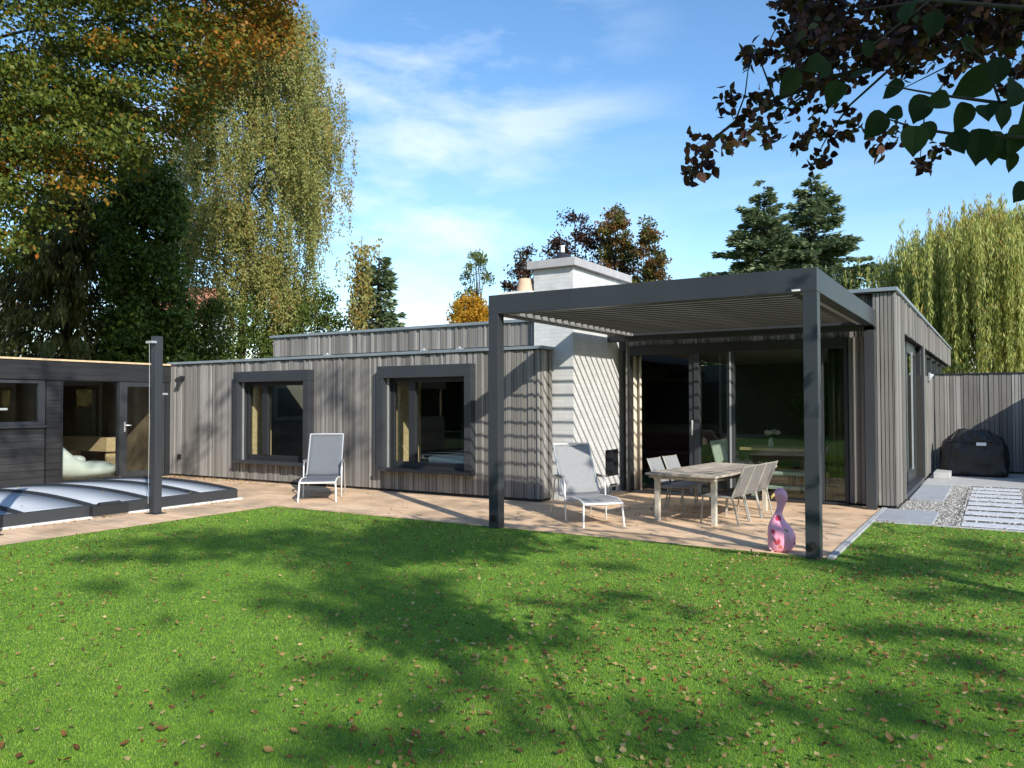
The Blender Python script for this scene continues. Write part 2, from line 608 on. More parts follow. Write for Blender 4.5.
tag(g.build('gravel_bed', plain('gravel_soil', (.075, .073, .068), .95, var=.4, vscale=30)), kind='structure')
g = MB()
g.box(-1.22, 14, 16.35, 19.4, -0.05, 0.012)
tag(g.build('back_patio', MT['concrete'], bevel=.004), kind='structure')


# grass blades: denser close to where people stand and look from
def grass():
    n = 1050000
    z = np.exp(rng.uniform(math.log(2.6), math.log(12.6), n))
    x = np.where(rng.random(n) < .8, rng.uniform(-0.80, 0.80, n), rng.uniform(-1.15, 1.5, n))*z+rng.normal(0, 0.15, n)
    P = z[:, None]*np.array([fw[0], fw[1], 0])/math.cos(PIT)+x[:, None]*np.array([cr[0], cr[1], 0])
    fr = np.abs(rng.normal(0, .018, n))
    ok = (P[:, 0] > TX0-fr) & (((P[:, 1] < TY-.01+fr)) | ((P[:, 0] > TX1+.075-fr) & (P[:, 1] < GY-.04+fr)))
    P, z = P[ok], z[ok]
    n = len(P)
    P[:, 2] = -0.002
    lean = unit(np.concatenate([rng.normal(0, 0.55, (n, 2)), np.ones((n, 1))], 1))
    Lh = rng.uniform(0.008, 0.021, n)
    ang = rng.uniform(0, 2*math.pi, n)
    Wv = np.stack([np.cos(ang), np.sin(ang), np.zeros(n)], 1)
    wd = np.maximum(0.0024, z*0.00072)*rng.uniform(.7, 1.3, n)
    V = np.stack([P-Wv*wd[:, None]/2, P+Wv*wd[:, None]/2, P+lean*Lh[:, None]], 1)
    pn = np.sin(P[:, 0]*2.1+1.3*np.sin(P[:, 1]*1.7))*np.sin(P[:, 1]*2.6+np.sin(P[:, 0]*1.1))
    pn2 = np.sin(P[:, 0]*9.1+2*np.sin(P[:, 1]*6.3))*np.sin(P[:, 1]*8.2+2*np.sin(P[:, 0]*5.7))
    rnd = np.clip(rng.normal(0.47, 0.22, n)+0.10*pn+.09*pn2, 0, 1)
    m = leaf_mat('grass_blade', [(0.0, (0.115, 0.25, 0.017)), (0.45, (0.235, 0.43, 0.032)), (0.8, (0.385, 0.57, 0.064)), (1.0, (0.58, 0.57, 0.18))], trans=0.35, rough=0.5)
    o = np_mesh('grass', V, 3, m, attrs={'rnd': rnd})
    tag(o, 'short green turf covering the lawn', 'grass', kind='stuff')


grass()


# gravel stones
def gravel():
    n = 21000
    x = rng.uniform(-1.24, 1.2, n)
    y = rng.uniform(GY+.04, 16.33, n)
    keep = ~((x > -.44) & (x < .27) & (rng.random(n) < .88))
    x, y = x[keep], y[keep]
    n = len(x)
    r = rng.uniform(.012, .028, n)
    base = np.array([(1, 0, 0), (0, 1, 0), (-1, 0, 0), (0, -1, 0), (0, 0, .8)])
    a = rng.uniform(0, 6.28, n)
    ca, sa = np.cos(a), np.sin(a)
    sx = rng.uniform(.7, 1.4, n)
    B = np.stack([base]*n)*r[:, None, None]
    B[:, :, 0] *= sx[:, None]
    X = B[:, :, 0]*ca[:, None]-B[:, :, 1]*sa[:, None]+x[:, None]
    Y = B[:, :, 0]*sa[:, None]+B[:, :, 1]*ca[:, None]+y[:, None]
    Z = B[:, :, 2]-.02+np.where(x > -.47, .018, 0)[:, None]
    V = np.stack([X, Y, Z], 2)
    T = np.concatenate([V[:, [i, (i+1) % 4, 4]] for i in range(4)])
    rnd = np.tile(rng.random(n), 4)
    tag(np_mesh('gravel', T, 3, MT['gravel'], attrs={'rnd': rnd}), 'grey gravel beside the house between the paving slabs', 'gravel', kind='stuff')


gravel()

# loose slabs and stepping planks on the gravel
for (x0, x1, y0, y1, lab) in ((-1.36, -.72, 11.0, 12.2, 'grey square slab next to the terrace corner at lawn edge'),
                              (-1.2, -.74, 13.6, 16.1, 'grey slab in front of the tall side window')):
    b = MB(((x0+x1)/2, (y0+y1)/2, 0))
    b.box(x0, x1, y0, y1, -.02, .022)
    o = b.build('paving_slab', MT['paver'], bevel=.004)
    o.location = ((x0+x1)/2, (y0+y1)/2, 0)
    tag(o, lab, 'slab')
ordn = ['nearest the lawn', 'second from the lawn', 'third from the lawn', 'fourth from the lawn', 'fifth from the lawn', 'sixth from the lawn', 'seventh from the lawn', 'eighth from the lawn', 'ninth, closest to the back patio']
pl0 = None
for i in range(9):
    y = 11.06+i*.585
    if pl0 is None:
        b = MB()
        b.box(-.34, .35, 0, .335, -.05, .012)
        pl0 = o = b.build('stepping_plank', MT['plank'], bevel=.006)
    else:
        o = pl0.copy()
        COL.objects.link(o)
    o.location = (-.08, y, 0)
    tag(o, 'pale concrete stepping plank in the gravel, '+ordn[i], 'stepping plank', 'stepping planks in the gravel')
b = MB((-.97, 18, 0))
b.box(-1.12, -.84, 17.5, 18.7, .012, .13)
o = b.build('stone_block', MT['concrete'], bevel=.01)
o.location = (-.97, 18, 0)
tag(o, 'low light grey concrete block at the foot of the side wall', 'block')


# ------------------------------------------------------------------ cladding
def clad(mb, p0, p1, z0, z1, nrm, holes=(), wset=(.035, .045, .06, .085), dmin=.010, dmax=.040, gap=.009, clip=None):
    """vertical boards along p0-p1 (xy), standing out along nrm; holes = (s0, s1, za, zb)"""
    p0, p1 = Vector((*p0, 0)), Vector((*p1, 0))
    d = p1-p0
    Ln = d.length
    d.normalize()
    nv = Vector((*nrm, 0))
    s = 0.0
    while s < Ln-.01:
        wd = min(random.choice(wset), Ln-s)
        dp = random.uniform(dmin, dmax)
        segs = [(z0, z1)]
        for (a, b_, za, zb) in holes:
            if s+wd > a+.01 and s < b_-.01:
                new = []
                for (u, v) in segs:
                    if zb <= u or za >= v:
                        new.append((u, v))
                    else:
                        if za-u > .01:
                            new.append((u, za))
                        if v-zb > .01:
                            new.append((zb, v))
                segs = new
        for (u, v) in segs:
            c = p0+d*(s+wd/2)+nv*(dp/2)
            mb.obox((c.x, c.y, (u+v)/2), d*((wd-gap)/2), nv*(dp/2), (0, 0, (v-u)/2))
        s += wd
    return mb


# ------------------------------------------------------------------ bungalow
HO = (-6, 12, 0)
house = empty('bungalow', HO, 'low flat-roofed bungalow clad in grey weathered vertical boards with a white chimney', 'house')
YW, XR, YB, YG = 10.47, -1.25, 12.3, 12.45
WIN = [(-12.69, -10.66, .36, 2.12), (-9.03, -7.09, .36, 2.13)]     # window surrounds on the front wall
holes = [(a+14.85+.03, b_+14.85-.03, za+.03, zb-.03) for a, b_, za, zb in WIN]
m = MB(HO)
clad(m, (-14.85, YW), (-5.93, YW), .05, 2.31, (0, -1), holes)
clad(m, (-5.93, YW), (-5.93, 10.82), .05, 2.31, (1, 0))
m.build('front_cladding', MT['clad'], house)
m = MB(HO)
# masonry behind the boards, with the window openings left free
xs = [-14.85, WIN[0][0]+.05, WIN[0][1]-.05, WIN[1][0]+.05, WIN[1][1]-.05, -5.94]
for i in range(5):
    if i in (1, 3):
        m.box(xs[i], xs[i+1], YW+.003, YW+.25, 0, WIN[0][2]+.05)
        m.box(xs[i], xs[i+1], YW+.003, YW+.25, WIN[0][3]-.05, 2.33)
    else:
        m.box(xs[i], xs[i+1], YW+.003, YW+.25, 0, 2.33)
m.box(-6.2, -5.94, YW+.25, 10.825, 0, 2.33)
m.build('wall', MT['clad_back'], house)
m = MB(HO)
m.box(-14.9, -5.87, YW-.07, 10.828, 2.322, 2.372)
m.box(-14.9, -6.26, 10.83, 13.0, 2.30, 2.372)
m.build('coping', MT['coping'], house, bevel=.006)
m = MB(HO)
clad(m, (-12.3, 10.97), (-6.30, 10.97), 2.43, 2.80, (0, -1))
clad(m, (-12.3, 19), (-12.3, 10.97), 2.43, 2.80, (-1, 0))
m.build('upper_cladding', MT['clad'], house)
m = MB(HO)
m.box(-12.29, -6.26, 10.975, 19, 2.43, 2.80)
m.box(-12.1, -6.26, 11.1, 18.9, 2.373, 2.43)
m.build('roof_box', MT['clad_back'], house)
m = MB(HO)
m.box(-12.36, -6.26, 10.90, 19.05, 2.802, 2.85)
m.build('upper_coping', MT['coping'], house, bevel=.006)
for xx in (-10.35, -8.15, -7.42):
    m = MB(HO)
    m.box(xx-.045, xx+.045, YW-.05, YW+.05, 2.374, 2.39)
    m.tube([(xx, YW, 2.39), (xx, YW, 2.415)], .022, 8)
    m.build('coping_clip', MT['alu'], house)

# bedroom windows with projecting metal surrounds
def bed_window(x0, x1, z0, z1, xm0, xm1):
    yf, yb = YW-.17, YW+.12
    th, sd = .20, .13
    m = MB(HO)
    m.box(x0, x1, yf, yb, z1-th, z1)
    m.box(x0, x0+sd, yf, yb, z0+.06, z1-th-.002)
    m.box(x1-sd, x1, yf, yb, z0+.06, z1-th-.002)
    m.box(x0, x1, yf-.03, yb, z0, z0+.058)
    wn = m.build('window', MT['metal'], house, bevel=.004)
    m = MB(HO)
    xa, xb, za, zb = x0+sd+.002, x1-sd-.002, z0+.06, z1-th-.003
    y0, y1 = YW+.05, YW+.115
    m.box(xa, xb, y0, y1, za, za+.10)
    m.box(xa, xb, y0, y1, zb-.07, zb)
    m.box(xa, xa+.07, y0, y1, za+.1, zb-.07)
    m.box(xb-.05, xb, y0, y1, za+.1, zb-.07)
    m.box(xm0, xm1, y0-.015, y1, za+.1, zb-.07)
    m.build('frame', MT['metal_d'], wn, bevel=.003)
    m = MB(HO)
    m.box(xa+.065, xm0+.005, y0+.03, y0+.042, za+.095, zb-.065)
    m.build('pane', MT['glass_b'], wn)
    m = MB(HO)
    m.box(xm1-.005, xb-.045, y0+.03, y0+.042, za+.095, zb-.065)
    m.build('pane', MT['glass_b'], wn)
    m = MB(HO)
    m.box(xa+.004, xa+.03, YW-.06, YW-.035, za, zb)
    m.build('blind_rail', MT['alu'], wn)


bed_window(*WIN[0], -12.1, -11.95)
bed_window(*WIN[1], -8.50, -8.36)
# bedroom behind
m = MB(HO)
m.box(-14.6, -5.95, 14.0, 14.1, 0, 2.3)
m.box(-14.7, -14.6, 10.72, 14.0, 0, 2.3)
m.box(-9.95, -9.85, 10.72, 14.0, 0, 2.3)
m.box(-14.6, -5.95, 10.72, 14.0, .0, .03)
m.build('bedroom_walls', MT['room'], house)
for (x0, y1_) in ((-12.62, 11.2), (-9.02, 11.5)):
    m = MB(HO)
    m.box(x0-.1, x0, 10.73, y1_, .05, 2.25)
    m.build('wardrobe_side', MT['pale_wood'], house)

# chimney
m = MB(HO)
CX0, CX1, CY0, CY1 = -6.24, -5.55, 10.83, 12.86
fb = (11.97, 12.50, .29, .71)
m.box(CX0, CX1, CY0, CY1, .72, 3.60)
m.box(CX0, CX1, CY0, fb[0], 0, .719)
m.box(CX0, CX1, fb[1], CY1, 0, .719)
m.box(CX0, CX1, fb[0], fb[1], 0, .29)
m.box(CX0, CX1-.4, fb[0], fb[1], .29, .719)
ch = m.build('chimney', MT['brick'], house)
m = MB(HO)
m.box(CX0-.08, CX1+.08, CY0-.09, CY1+.08, 3.603, 3.73)
m.build('chimney_cap', plain('grey_cap_stone', (.40, .39, .395), .7, var=.12), ch, bevel=.006)
m = MB(HO)
m.box(CX1-.39, CX1-.3, fb[0]+.001, fb[1]-.001, .291, .718)
m.box(CX1-.3, CX1-.004, fb[1]-.012, fb[1]-.001, .291, .718)
m.box(CX1-.3, CX1-.004, fb[0]+.012, fb[1]-.013, .70, .718)
m.box(CX1-.25, CX1+.012, 12.22, 12.25, .292, .70)
m.box(CX1-.02, CX1+.012, fb[0], fb[1], .285, .30)
m.tube([(-5.75, 12.02, .34), (-5.72, 12.3, .34)], .05, 8)
m.build('firebox_trim', MT['metal_d'], ch)
m = MB(HO)
m.box(CX1-.01, CX1+.003, 12.14, 12.42, .115, .145)
m.box(CX1-.01, CX1+.003, 12.14, 12.165, .0, .115)
m.box(CX1-.01, CX1+.01, 12.23, 12.36, .03, .10)
m.build('ash_door', MT['clad_back'], ch)
m = MB(HO)
m.tube([(-5.95, 11.25, 3.73), (-5.95, 11.25, 3.79), (-5.95, 11.25, 3.86), (-5.95, 11.25, 3.92)], [.17, .16, .11, .04], 12)
m.build('flue_cowl', MT['metal_d'], ch)
m = MB(HO)
m.tube([(-5.95, 11.25, 3.92), (-5.95, 11.25, 4.03)], .035, 8)
m.build('flue_pipe', MT['white'], ch)

# second small chimney stack further back on the roof
p = at(521, 292, 22.5)
sx, sy, sz = p
m = MB((HO))
m.box(sx-.42, sx+.5, sy-.4, sy+.4, 2.7, sz-.10)
st = m.build('chimney_stack', MT['render'], house)
m = MB(HO)
m.box(sx-.46, sx+.54, sy-.45, sy+.45, sz-.098, sz-.04)
m.build('stack_cap', MT['render'], st)
m = MB(HO)
m.tube([(sx+.12, sy, sz-.04), (sx+.12, sy, sz+.36)], [.24, .17], 12)
m.build('chimney_pot', MT['clay'], st)

# living room block
m = MB(HO)
clad(m, (-5.38, YG), (-1.5, YG), 2.45, 3.05, (0, -1))
clad(m, (-1.875, YG), (-1.5, YG), .04, 2.449, (0, -1), wset=(.05, .06), dmin=.02, dmax=.06)
clad(m, (-5.38, YG), (-5.3, YG), .02, 2.449, (0, -1), wset=(.06, .05))
clad(m, (-1.52, YB), (XR, YB), .05, 3.05, (0, -1), wset=(.045, .05, .06), dmin=.015, dmax=.045)
m.build('terrace_cladding', MT['clad'], house)
m = MB(HO)
clad(m, (XR, YB-.03), (XR, 19.42), .05, 3.05, (1, 0), [(1.1, 4.62, -1, 2.56), (5.2, 12, 2.02, 2.56)], wset=(.05, .07, .09))
clad(m, (XR, 19.42), (XR, 27), 2.56, 3.05, (1, 0), [])
m.build('side_cladding', MT['clad'], house)
m = MB(HO)
m.box(-5.38, -1.5, YG+.004, YG+.2, 2.45, 3.06)
m.box(-5.38, -5.3, YG+.004, YG+.3, 0, 2.45)
m.box(-1.88, -1.5, YG+.004, 13.37, 0, 2.449)
m.box(-1.5, XR-.004, YB+.003, 13.37, 0, 3.06)
m.box(-1.5, XR-.004, 13.37, 16.9, 2.57, 3.06)
m.box(-1.5, XR-.004, 16.9, 27, 2.57, 3.06)
m.box(-1.5, XR-.004, 16.9, 27, 0, 2.02)
m.build('block_wall', MT['clad_back'], house)
m = MB(HO)
m.box(-5.47, XR+.06, YB-.1, 27.06, 3.062, 3.115)
m.build('block_coping', MT['coping'], house, bevel=.006)
m = MB(HO)
m.box(-5.46, -1.56, YG+.21, 27, 2.40, 2.448)
m.build('room_ceiling', MT['room_ceiling'], house)
m = MB(HO)
m.box(-5.46, -1.3, YG+.02, 19, -.02, .02)
m.build('room_floor', MT['room_floor'], house)
m = MB(HO)
m.box(-9, -1.55, 18.9, 19.0, .02, 2.4)
m.box(-9.0, -8.9, 12.73, 19, .02, 2.4)
m.box(-8.9, -5.5, 12.73, 12.83, .02, 2.4)
m.box(-1.56, -1.5, 17.0, 19, .02, 2.4)
m.build('room_wall', MT['room'], house)

# sliding glass front
m = MB(HO)
y0, y1 = YG-.06, YG+.09
m.box(-5.29, -1.88, y0, y1, 2.30, 2.448)
m.box(-5.29, -1.88, y0-.06, y1, .012, .045)
m.box(-5.296, -5.285, y0, y1, .045, 2.30)
m.box(-1.935, -1.88, y0, y1, .045, 2.30)
door = m.build('glass_front', MT['metal_d'], house, bevel=.003)
for (x0, x1, nm) in ((-4.27, -4.10, 'door_stile'), (-3.655, -3.545, 'door_stile'), (-2.31, -2.22, 'door_stile')):
    m = MB(HO)
    m.box(x0, x1, y0+.02, y1-.02, .046, 2.299)
    if x0 < -4:
        m.box(x0+.09, x1+.002, y0-.005, y0+.019, .046, 2.299)
    m.build(nm, MT['metal'], door, bevel=.003)
m = MB(HO)
m.box(-3.608, -3.585, y0-.004, y0+.0195, .046, 2.299)
m.build('door_track', MT['alu'], door)
m = MB(HO)
m.tube([(-4.2, y0-.04, .98), (-4.2, y0-.04, 1.22)], .014, 8)
m.box(-4.21, -4.19, y0-.04, y0+.02, 1.0, 1.02)
m.box(-4.21, -4.19, y0-.04, y0+.02, 1.18, 1.20)
m.build('handle', MT['alu'], door)
for (x0, x1) in ((-4.10, -3.655), (-3.545, -2.31), (-2.22, -1.935)):
    m = MB(HO)
    m.box(x0-.004, x1+.004, YG+.01, YG+.022, .046, 2.299)
    m.build('pane', MT['glass'], door)

# side openings
m = MB(HO)
xa = XR-.12
for (u, v) in ((13.37, 13.47), (15.0, 15.14), (16.75, 16.9)):
    m.box(xa-.06, xa+.02, u, v, .1, 2.56)
m.box(xa-.06, xa+.02, 13.47, 16.75, 2.36, 2.56)
m.box(xa-.06, xa+.02, 13.47, 16.75, .1, .32)
m.box(XR-.2, XR+.03, 13.37, 16.9, 0, .1)
sw = m.build('side_window', MT['metal'], house, bevel=.003)
for (u, v) in ((13.47, 15.0), (15.14, 16.75)):
    m = MB(HO)
    m.box(xa-.02, xa-.01, u-.003, v+.003, .318, 2.362)
    m.build('pane', MT['glass'], sw)
for (u, v) in ((14.55, 14.6), (15.9, 15.95)):
    m = MB(HO)
    m.box(xa+.02, xa+.045, u, v, .3, 2.4)
    m.build('blind_rail', MT['alu'], sw)
m = MB(HO)
m.box(XR-.006, XR+.035, 16.9, 17.02, .05, 2.55)
m.build('window_reveal', MT['metal'], sw)
m = MB(HO)
for u in (17.5, 19.0, 20.6, 22.4, 24.2):
    m.box(xa-.06, xa+.05, u, u+.12, 2.02, 2.56)
m.box(xa-.06, xa+.02, 17.62, 26.9, 2.50, 2.56)
m.box(xa-.06, xa+.02, 17.62, 26.9, 2.02, 2.08)
cw = m.build('clerestory_window', MT['metal'], house)
m = MB(HO)
m.box(xa-.02, xa-.01, 17.6, 26.9, 2.08, 2.5)
m.build('pane', MT['glass'], cw)
m = MB(HO)
m.box(XR+.03, XR+.06, 18.1, 18.3, 1.93, 2.1)
m.add([(XR+.06, 18.12, 1.95), (XR+.06, 18.28, 1.95), (XR+.13, 18.2, 2.06), (XR+.06, 18.12, 2.08), (XR+.06, 18.28, 2.08)], [(0, 1, 2), (0, 2, 3), (1, 4, 2), (3, 2, 4)])
m.build('wall_lamp', MT['alu'], house)
m = MB(HO)
m.box(-14.5, -14.38, YW-.05, YW-.0, 2.0, 2.08)
m.tube([(-14.44, YW-.05, 2.04), (-14.36, YW-.2, 1.98)], [.05, .06], 10)
m.build('spotlight', MT['metal_d'], house)
m = MB(HO)
m.box(-14.55, -14.47, YW-.055, YW-.02, .36, .46)
m.build('wall_socket', MT['metal_d'], house)
m = MB(HO)
m.box(-1.515, -1.49, YB-.07, YB-.03, .14, .24)
m.build('wall_socket', MT['white'], house)


# ------------------------------------------------------------------ things inside the living room
def wavy(mb, x0, x1, y, z0, z1, amp=.035, per=.11, step=.012):
    n = max(4, int(abs(x1-x0)/step))
    vs, fs = [], []
    for i in range(n+1):
        x = x0+(x1-x0)*i/n
        yy = y+amp*math.sin(x/per*2*math.pi)+amp*.4*math.sin(x*37)
        vs += [(x, yy, z0), (x, yy, z1)]
    for i in range(n):
        fs.append((2*i, 2*i+2, 2*i+3, 2*i+1))
    mb.add(vs, fs, 0, True)


for (x0, x1, y, mt, lab) in ((-5.37, -5.17, YG+.17, 'curtain', 'cream curtain drawn aside next to the open glass door'),
                             (-2.2, -1.6, YG+.25, 'sheer', 'dark olive curtain behind the narrow right glass pane')):
    m = MB((x0, y, 0))
    wavy(m, x0, x1, y, .03, 2.38)
    o = m.build('curtain', MT[mt])
    o.location = (x0, y, 0)
    sd = o.modifiers.new('thickness', 'SOLIDIFY')
    sd.thickness = .004
    tag(o, lab, 'curtain')
m = MB((-6.6, 18.8, 0))
m.box(-7.5, -5.75, 18.8, 18.89, 1.0, 2.0)
o = m.build('television', MT['black'], bevel=.01)
o.location = (-6.6, 18.8, 0)
tag(o, 'large black television on the back wall of the living room', 'television')
m = MB((-6.5, 18.8, 0))
m.box(-7.0, -6.1, 18.78, 18.89, 2.12, 2.24)
o = m.build('air_vent', MT['black'])
o.location = (-6.5, 18.8, 0)
tag(o, 'narrow dark vent high on the living room wall', 'vent')
sofa = empty('sofa', (-6.2, 16.6, .02), 'dark red sofa in the dim living room', 'sofa')
m = MB()
m.box(-1.1, 1.1, -.4, .4, .08, .42)
m.build('seat', MT['red'], sofa, bevel=.05)
m = MB()
m.box(-1.1, 1.1, .4, .6, .08, .82)
m.build('backrest', MT['red'], sofa, bevel=.05)
for s in (-1, 1):
    m = MB()
    m.box(s*1.1, s*1.28, -.4, .6, .0, .6)
    m.build('armrest', MT['red'], sofa, bevel=.05)
dt = empty('dining_table', (-2.95, 13.55, .02), 'indoor dining table with a pale top behind the glass', 'table')
m = MB()
m.box(-.72, .95, -.4, .4, .70, .745)
m.build('tabletop', MT['pale_wood'], dt, bevel=.005)
for sx_ in (-.62, .85):
    for sy_ in (-.33, .33):
        m = MB()
        m.box(sx_-.03, sx_+.03, sy_-.03, sy_+.03, 0, .70)
        m.build('leg', MT['metal_d'], dt)
be = empty('bench', (-2.95, 12.95, .02), 'pale mint bench in front of the indoor table', 'bench')
m = MB()
m.box(-.45, .62, -.17, .17, .34, .40)
m.build('seat', MT['beanbag'], be, bevel=.02)
m = MB()
m.box(-.45, .62, -.17, .17, .12, .17)
m.build('shelf', MT['beanbag'], be, bevel=.01)
for sx_ in (-.41, .58):
    m = MB()
    m.box(sx_-.03, sx_+.03, -.15, .15, 0, .34)
    m.build('leg', MT['beanbag'], be)


def indoor_chair(x, y, lab, src=None):
    if src is None:
        t = empty('dining_chair', (x, y, .02), lab, 'chair', 'indoor chairs at the glass')
        m = MB()
        m.box(-.2, .2, -.2, .2, .40, .45)
        m.build('seat', MT['beanbag'], t, bevel=.015)
        m = MB()
        m.obox((-.24, 0, .64), (.018, 0, .004), (0, .2, 0), (-.05, 0, .2))
        m.build('backrest', MT['beanbag'], t, bevel=.01)
        for a in (-.17, .17):
            for c in (-.17, .17):
                m = MB()
                m.tube([(a, c, 0), (a, c, .4)], .016, 6)
                m.build('leg', MT['metal_d'], t)
        return t
    t = copy_tree(src)
    t.location = (x, y, .02)
    t['label'] = lab
    return t


ic = indoor_chair(-3.85, 13.3, 'pale mint chair at the left end of the indoor table, nearer the glass')
indoor_chair(-3.85, 13.75, 'pale mint chair at the left end of the indoor table, farther from the glass', ic)
va = empty('flower_vase', (-3.2, 13.3, .765), 'glass vase of white flowers on the indoor dining table', 'vase')
m = MB()
m.tube([(0, 0, 0), (0, 0, .05), (0, 0, .14), (0, 0, .16)], [.035, .05, .03, .04], 12)
m.build('vase', MT['bed'], va)
m = MB()
for k in range(14):
    a, r_, h = random.uniform(0, 6.28), random.uniform(.03, .16), random.uniform(.16, .3)
    m.tube([(0, 0, .12), (r_*.5*math.cos(a), r_*.5*math.sin(a), h*.8), (r_*math.cos(a), r_*math.sin(a), h)], .005, 5)
m.build('stems', MT['stemgreen'], va)
for k in range(5):
    a, r_, h = k*1.3, random.uniform(.05, .13), random.uniform(.2, .3)
    m = MB()
    cx, cy = r_*math.cos(a), r_*math.sin(a)
    m.tube([(cx, cy, h-.03), (cx, cy, h-.01), (cx, cy, h+.02), (cx, cy, h+.04)], [.015, .05, .045, .012], 10)
    m.build('flower', MT['flower'], va)
# a leafy house plant close to the right pane
hp = empty('house_plant', (-2.35, 13.1, .02), 'tall leafy house plant behind the right glass pane', 'plant')
m = MB()
m.tube([(0, 0, 0), (0, 0, .3)], [.13, .17], 14)
m.build('pot', MT['render'], hp)
n = 260
P = ball(n, .6)*np.array([.42, .35, .75])+np.array([0, 0, 1.35])
np_mesh('leaves', leaf_quads(P, rng.normal(size=(n, 3))+np.array([0, 0, -.3]), rng.uniform(.14, .28, n), rng.uniform(.06, .1, n)), 4,
        leaf_mat('house_plant_leaf', [(0, (.02, .06, .015)), (1, (.07, .15, .03))]), hp, {'rnd': rng.random(n)})
m = MB()
for k in range(5):
    m.tube([(0, 0, .28), (random.uniform(-.2, .2), random.uniform(-.15, .15), 1.0), (random.uniform(-.3, .3), random.uniform(-.2, .2), 1.7)], [.015, .01, .006], 6)
m.build('stem', MT['bark'], hp)
bedo = empty('bed', (-7.5, 12.1, .03), 'bed with white bedding seen through the nearer bedroom window', 'bed')
m = MB()
m.box(-1.1, 1.0, -1.0, .9, .0, .3)
m.build('bed_frame', MT['pale_wood'], bedo, bevel=.01)
m = MB()
m.box(-1.08, .98, -.98, .88, .302, .55)
m.build('mattress', MT['bed'], bedo, bevel=.06)
for k in (-.55, .35):
    m = MB()
    m.box(k-.3, k+.3, .35, .8, .552, .70)
    m.build('pillow', MT['bed'], bedo, bevel=.06)

# ------------------------------------------------------------------ garden room wing
WO = (-15, 6, 0)
XW = -14.85
wing = empty('garden_room', WO, 'black stained garden room wing with glass doors on the left', 'annex')
m = MB(WO)
m.box(XW-.03, XW+.05, 1.0, 10.45, 1.95, 2.30)
m.build('fascia', MT['black_wood'], wing, bevel=.004)
m = MB(WO)
m.box(XW-.03, XW+.07, 1.0, 10.44, 2.302, 2.335)
m.build('roof_edge', MT['pale_wood'], wing)
m = MB(WO)
m.box(-19.5, XW-.03, 1.0, 10.44, 2.2, 2.32)
m.build('roof', MT['clad_back'], wing)
m = MB(WO)
for i in range(8):
    z = .05+i*.132
    m.box(XW-.06, XW+random.uniform(.0, .012), 1.0, 7.88, z, z+.128)
for i in range(15):
    z = .05+i*.1265
    m.box(XW-.06, XW+random.uniform(.02, .03), 7.9, 8.17, z, z+.122)
m.build('wall_boards', MT['black_wood'], wing)
m = MB(WO)
for (a, b_, c, d) in ((4.0, 4.1, 1.12, 1.94), (7.76, 7.88, 1.12, 1.94), (4.1, 7.76, 1.12, 1.19), (4.1, 7.76, 1.88, 1.94)):
    m.box(XW-.07, XW+.02, a, b_, c, d)
m.box(XW-.06, XW+.06, 3.95, 7.9, 1.08, 1.118)
wwin = m.build('window', MT['metal'], wing, bevel=.003)
m = MB(WO)
m.box(XW-.04, XW-.03, 4.095, 7.765, 1.185, 1.885)
m.build('pane', MT['glass_w'], wwin)
m = MB(WO)
for (a, b_, c, d) in ((8.18, 8.2, .05, 1.95), (9.28, 9.30, .05, 1.95), (8.2, 9.28, .05, .07), (8.2, 9.28, 1.93, 1.948)):
    m.box(XW-.05, XW+.02, a, b_, c, d)
fw_ = m.build('fixed_window', MT['metal_d'], wing)
m = MB(WO)
m.box(XW-.03, XW-.02, 8.19, 9.29, .06, 1.94)
m.build('pane', MT['glass_w'], fw_)
m = MB(WO)
for (a, b_, c, d) in ((9.31, 9.47, .05, 1.94), (10.2, 10.30, .05, 1.94), (9.47, 10.2, .05, .16), (9.47, 10.2, 1.85, 1.94)):
    m.box(XW-.05, XW+.035, a, b_, c, d)
gd = m.build('glass_door', MT['metal'], wing, bevel=.003)
m = MB(WO)
m.box(XW-.02, XW-.01, 9.465, 10.205, .155, 1.855)
m.build('pane', MT['glass_w'], gd)
m = MB(WO)
m.box(XW+.035, XW+.045, 9.40, 9.43, .95, 1.15)
m.tube([(XW+.045, 9.415, 1.08), (XW+.09, 9.415, 1.08), (XW+.09, 9.52, 1.08)], .012, 8)
m.build('handle', MT['alu'], gd)
m = MB(WO)
m.box(XW-.08, XW+.03, 10.32, 10.44, .0, 1.948)
m.box(XW-.08, XW+.06, 1.0, 10.44, -.02, .048)
m.build('door_jamb', MT['metal_d'], wing)
m = MB(WO)
m.box(-19.5, -19.4, 1, 10.6, 0, 2.2)
m.box(-19.5, XW-.1, 10.47, 10.6, 0, 2.2)
m.box(-19.5, XW-.1, 1.0, 1.1, 0, 2.2)
m.build('inner_wall', plain('garden_room_wall', (.20, .145, .09), .8, var=.25, vscale=3), wing)
m = MB(WO)
m.box(-19.4, XW-.08, 1.1, 10.46, -.02, .03)
m.build('floor', MT['room_floor'], wing)
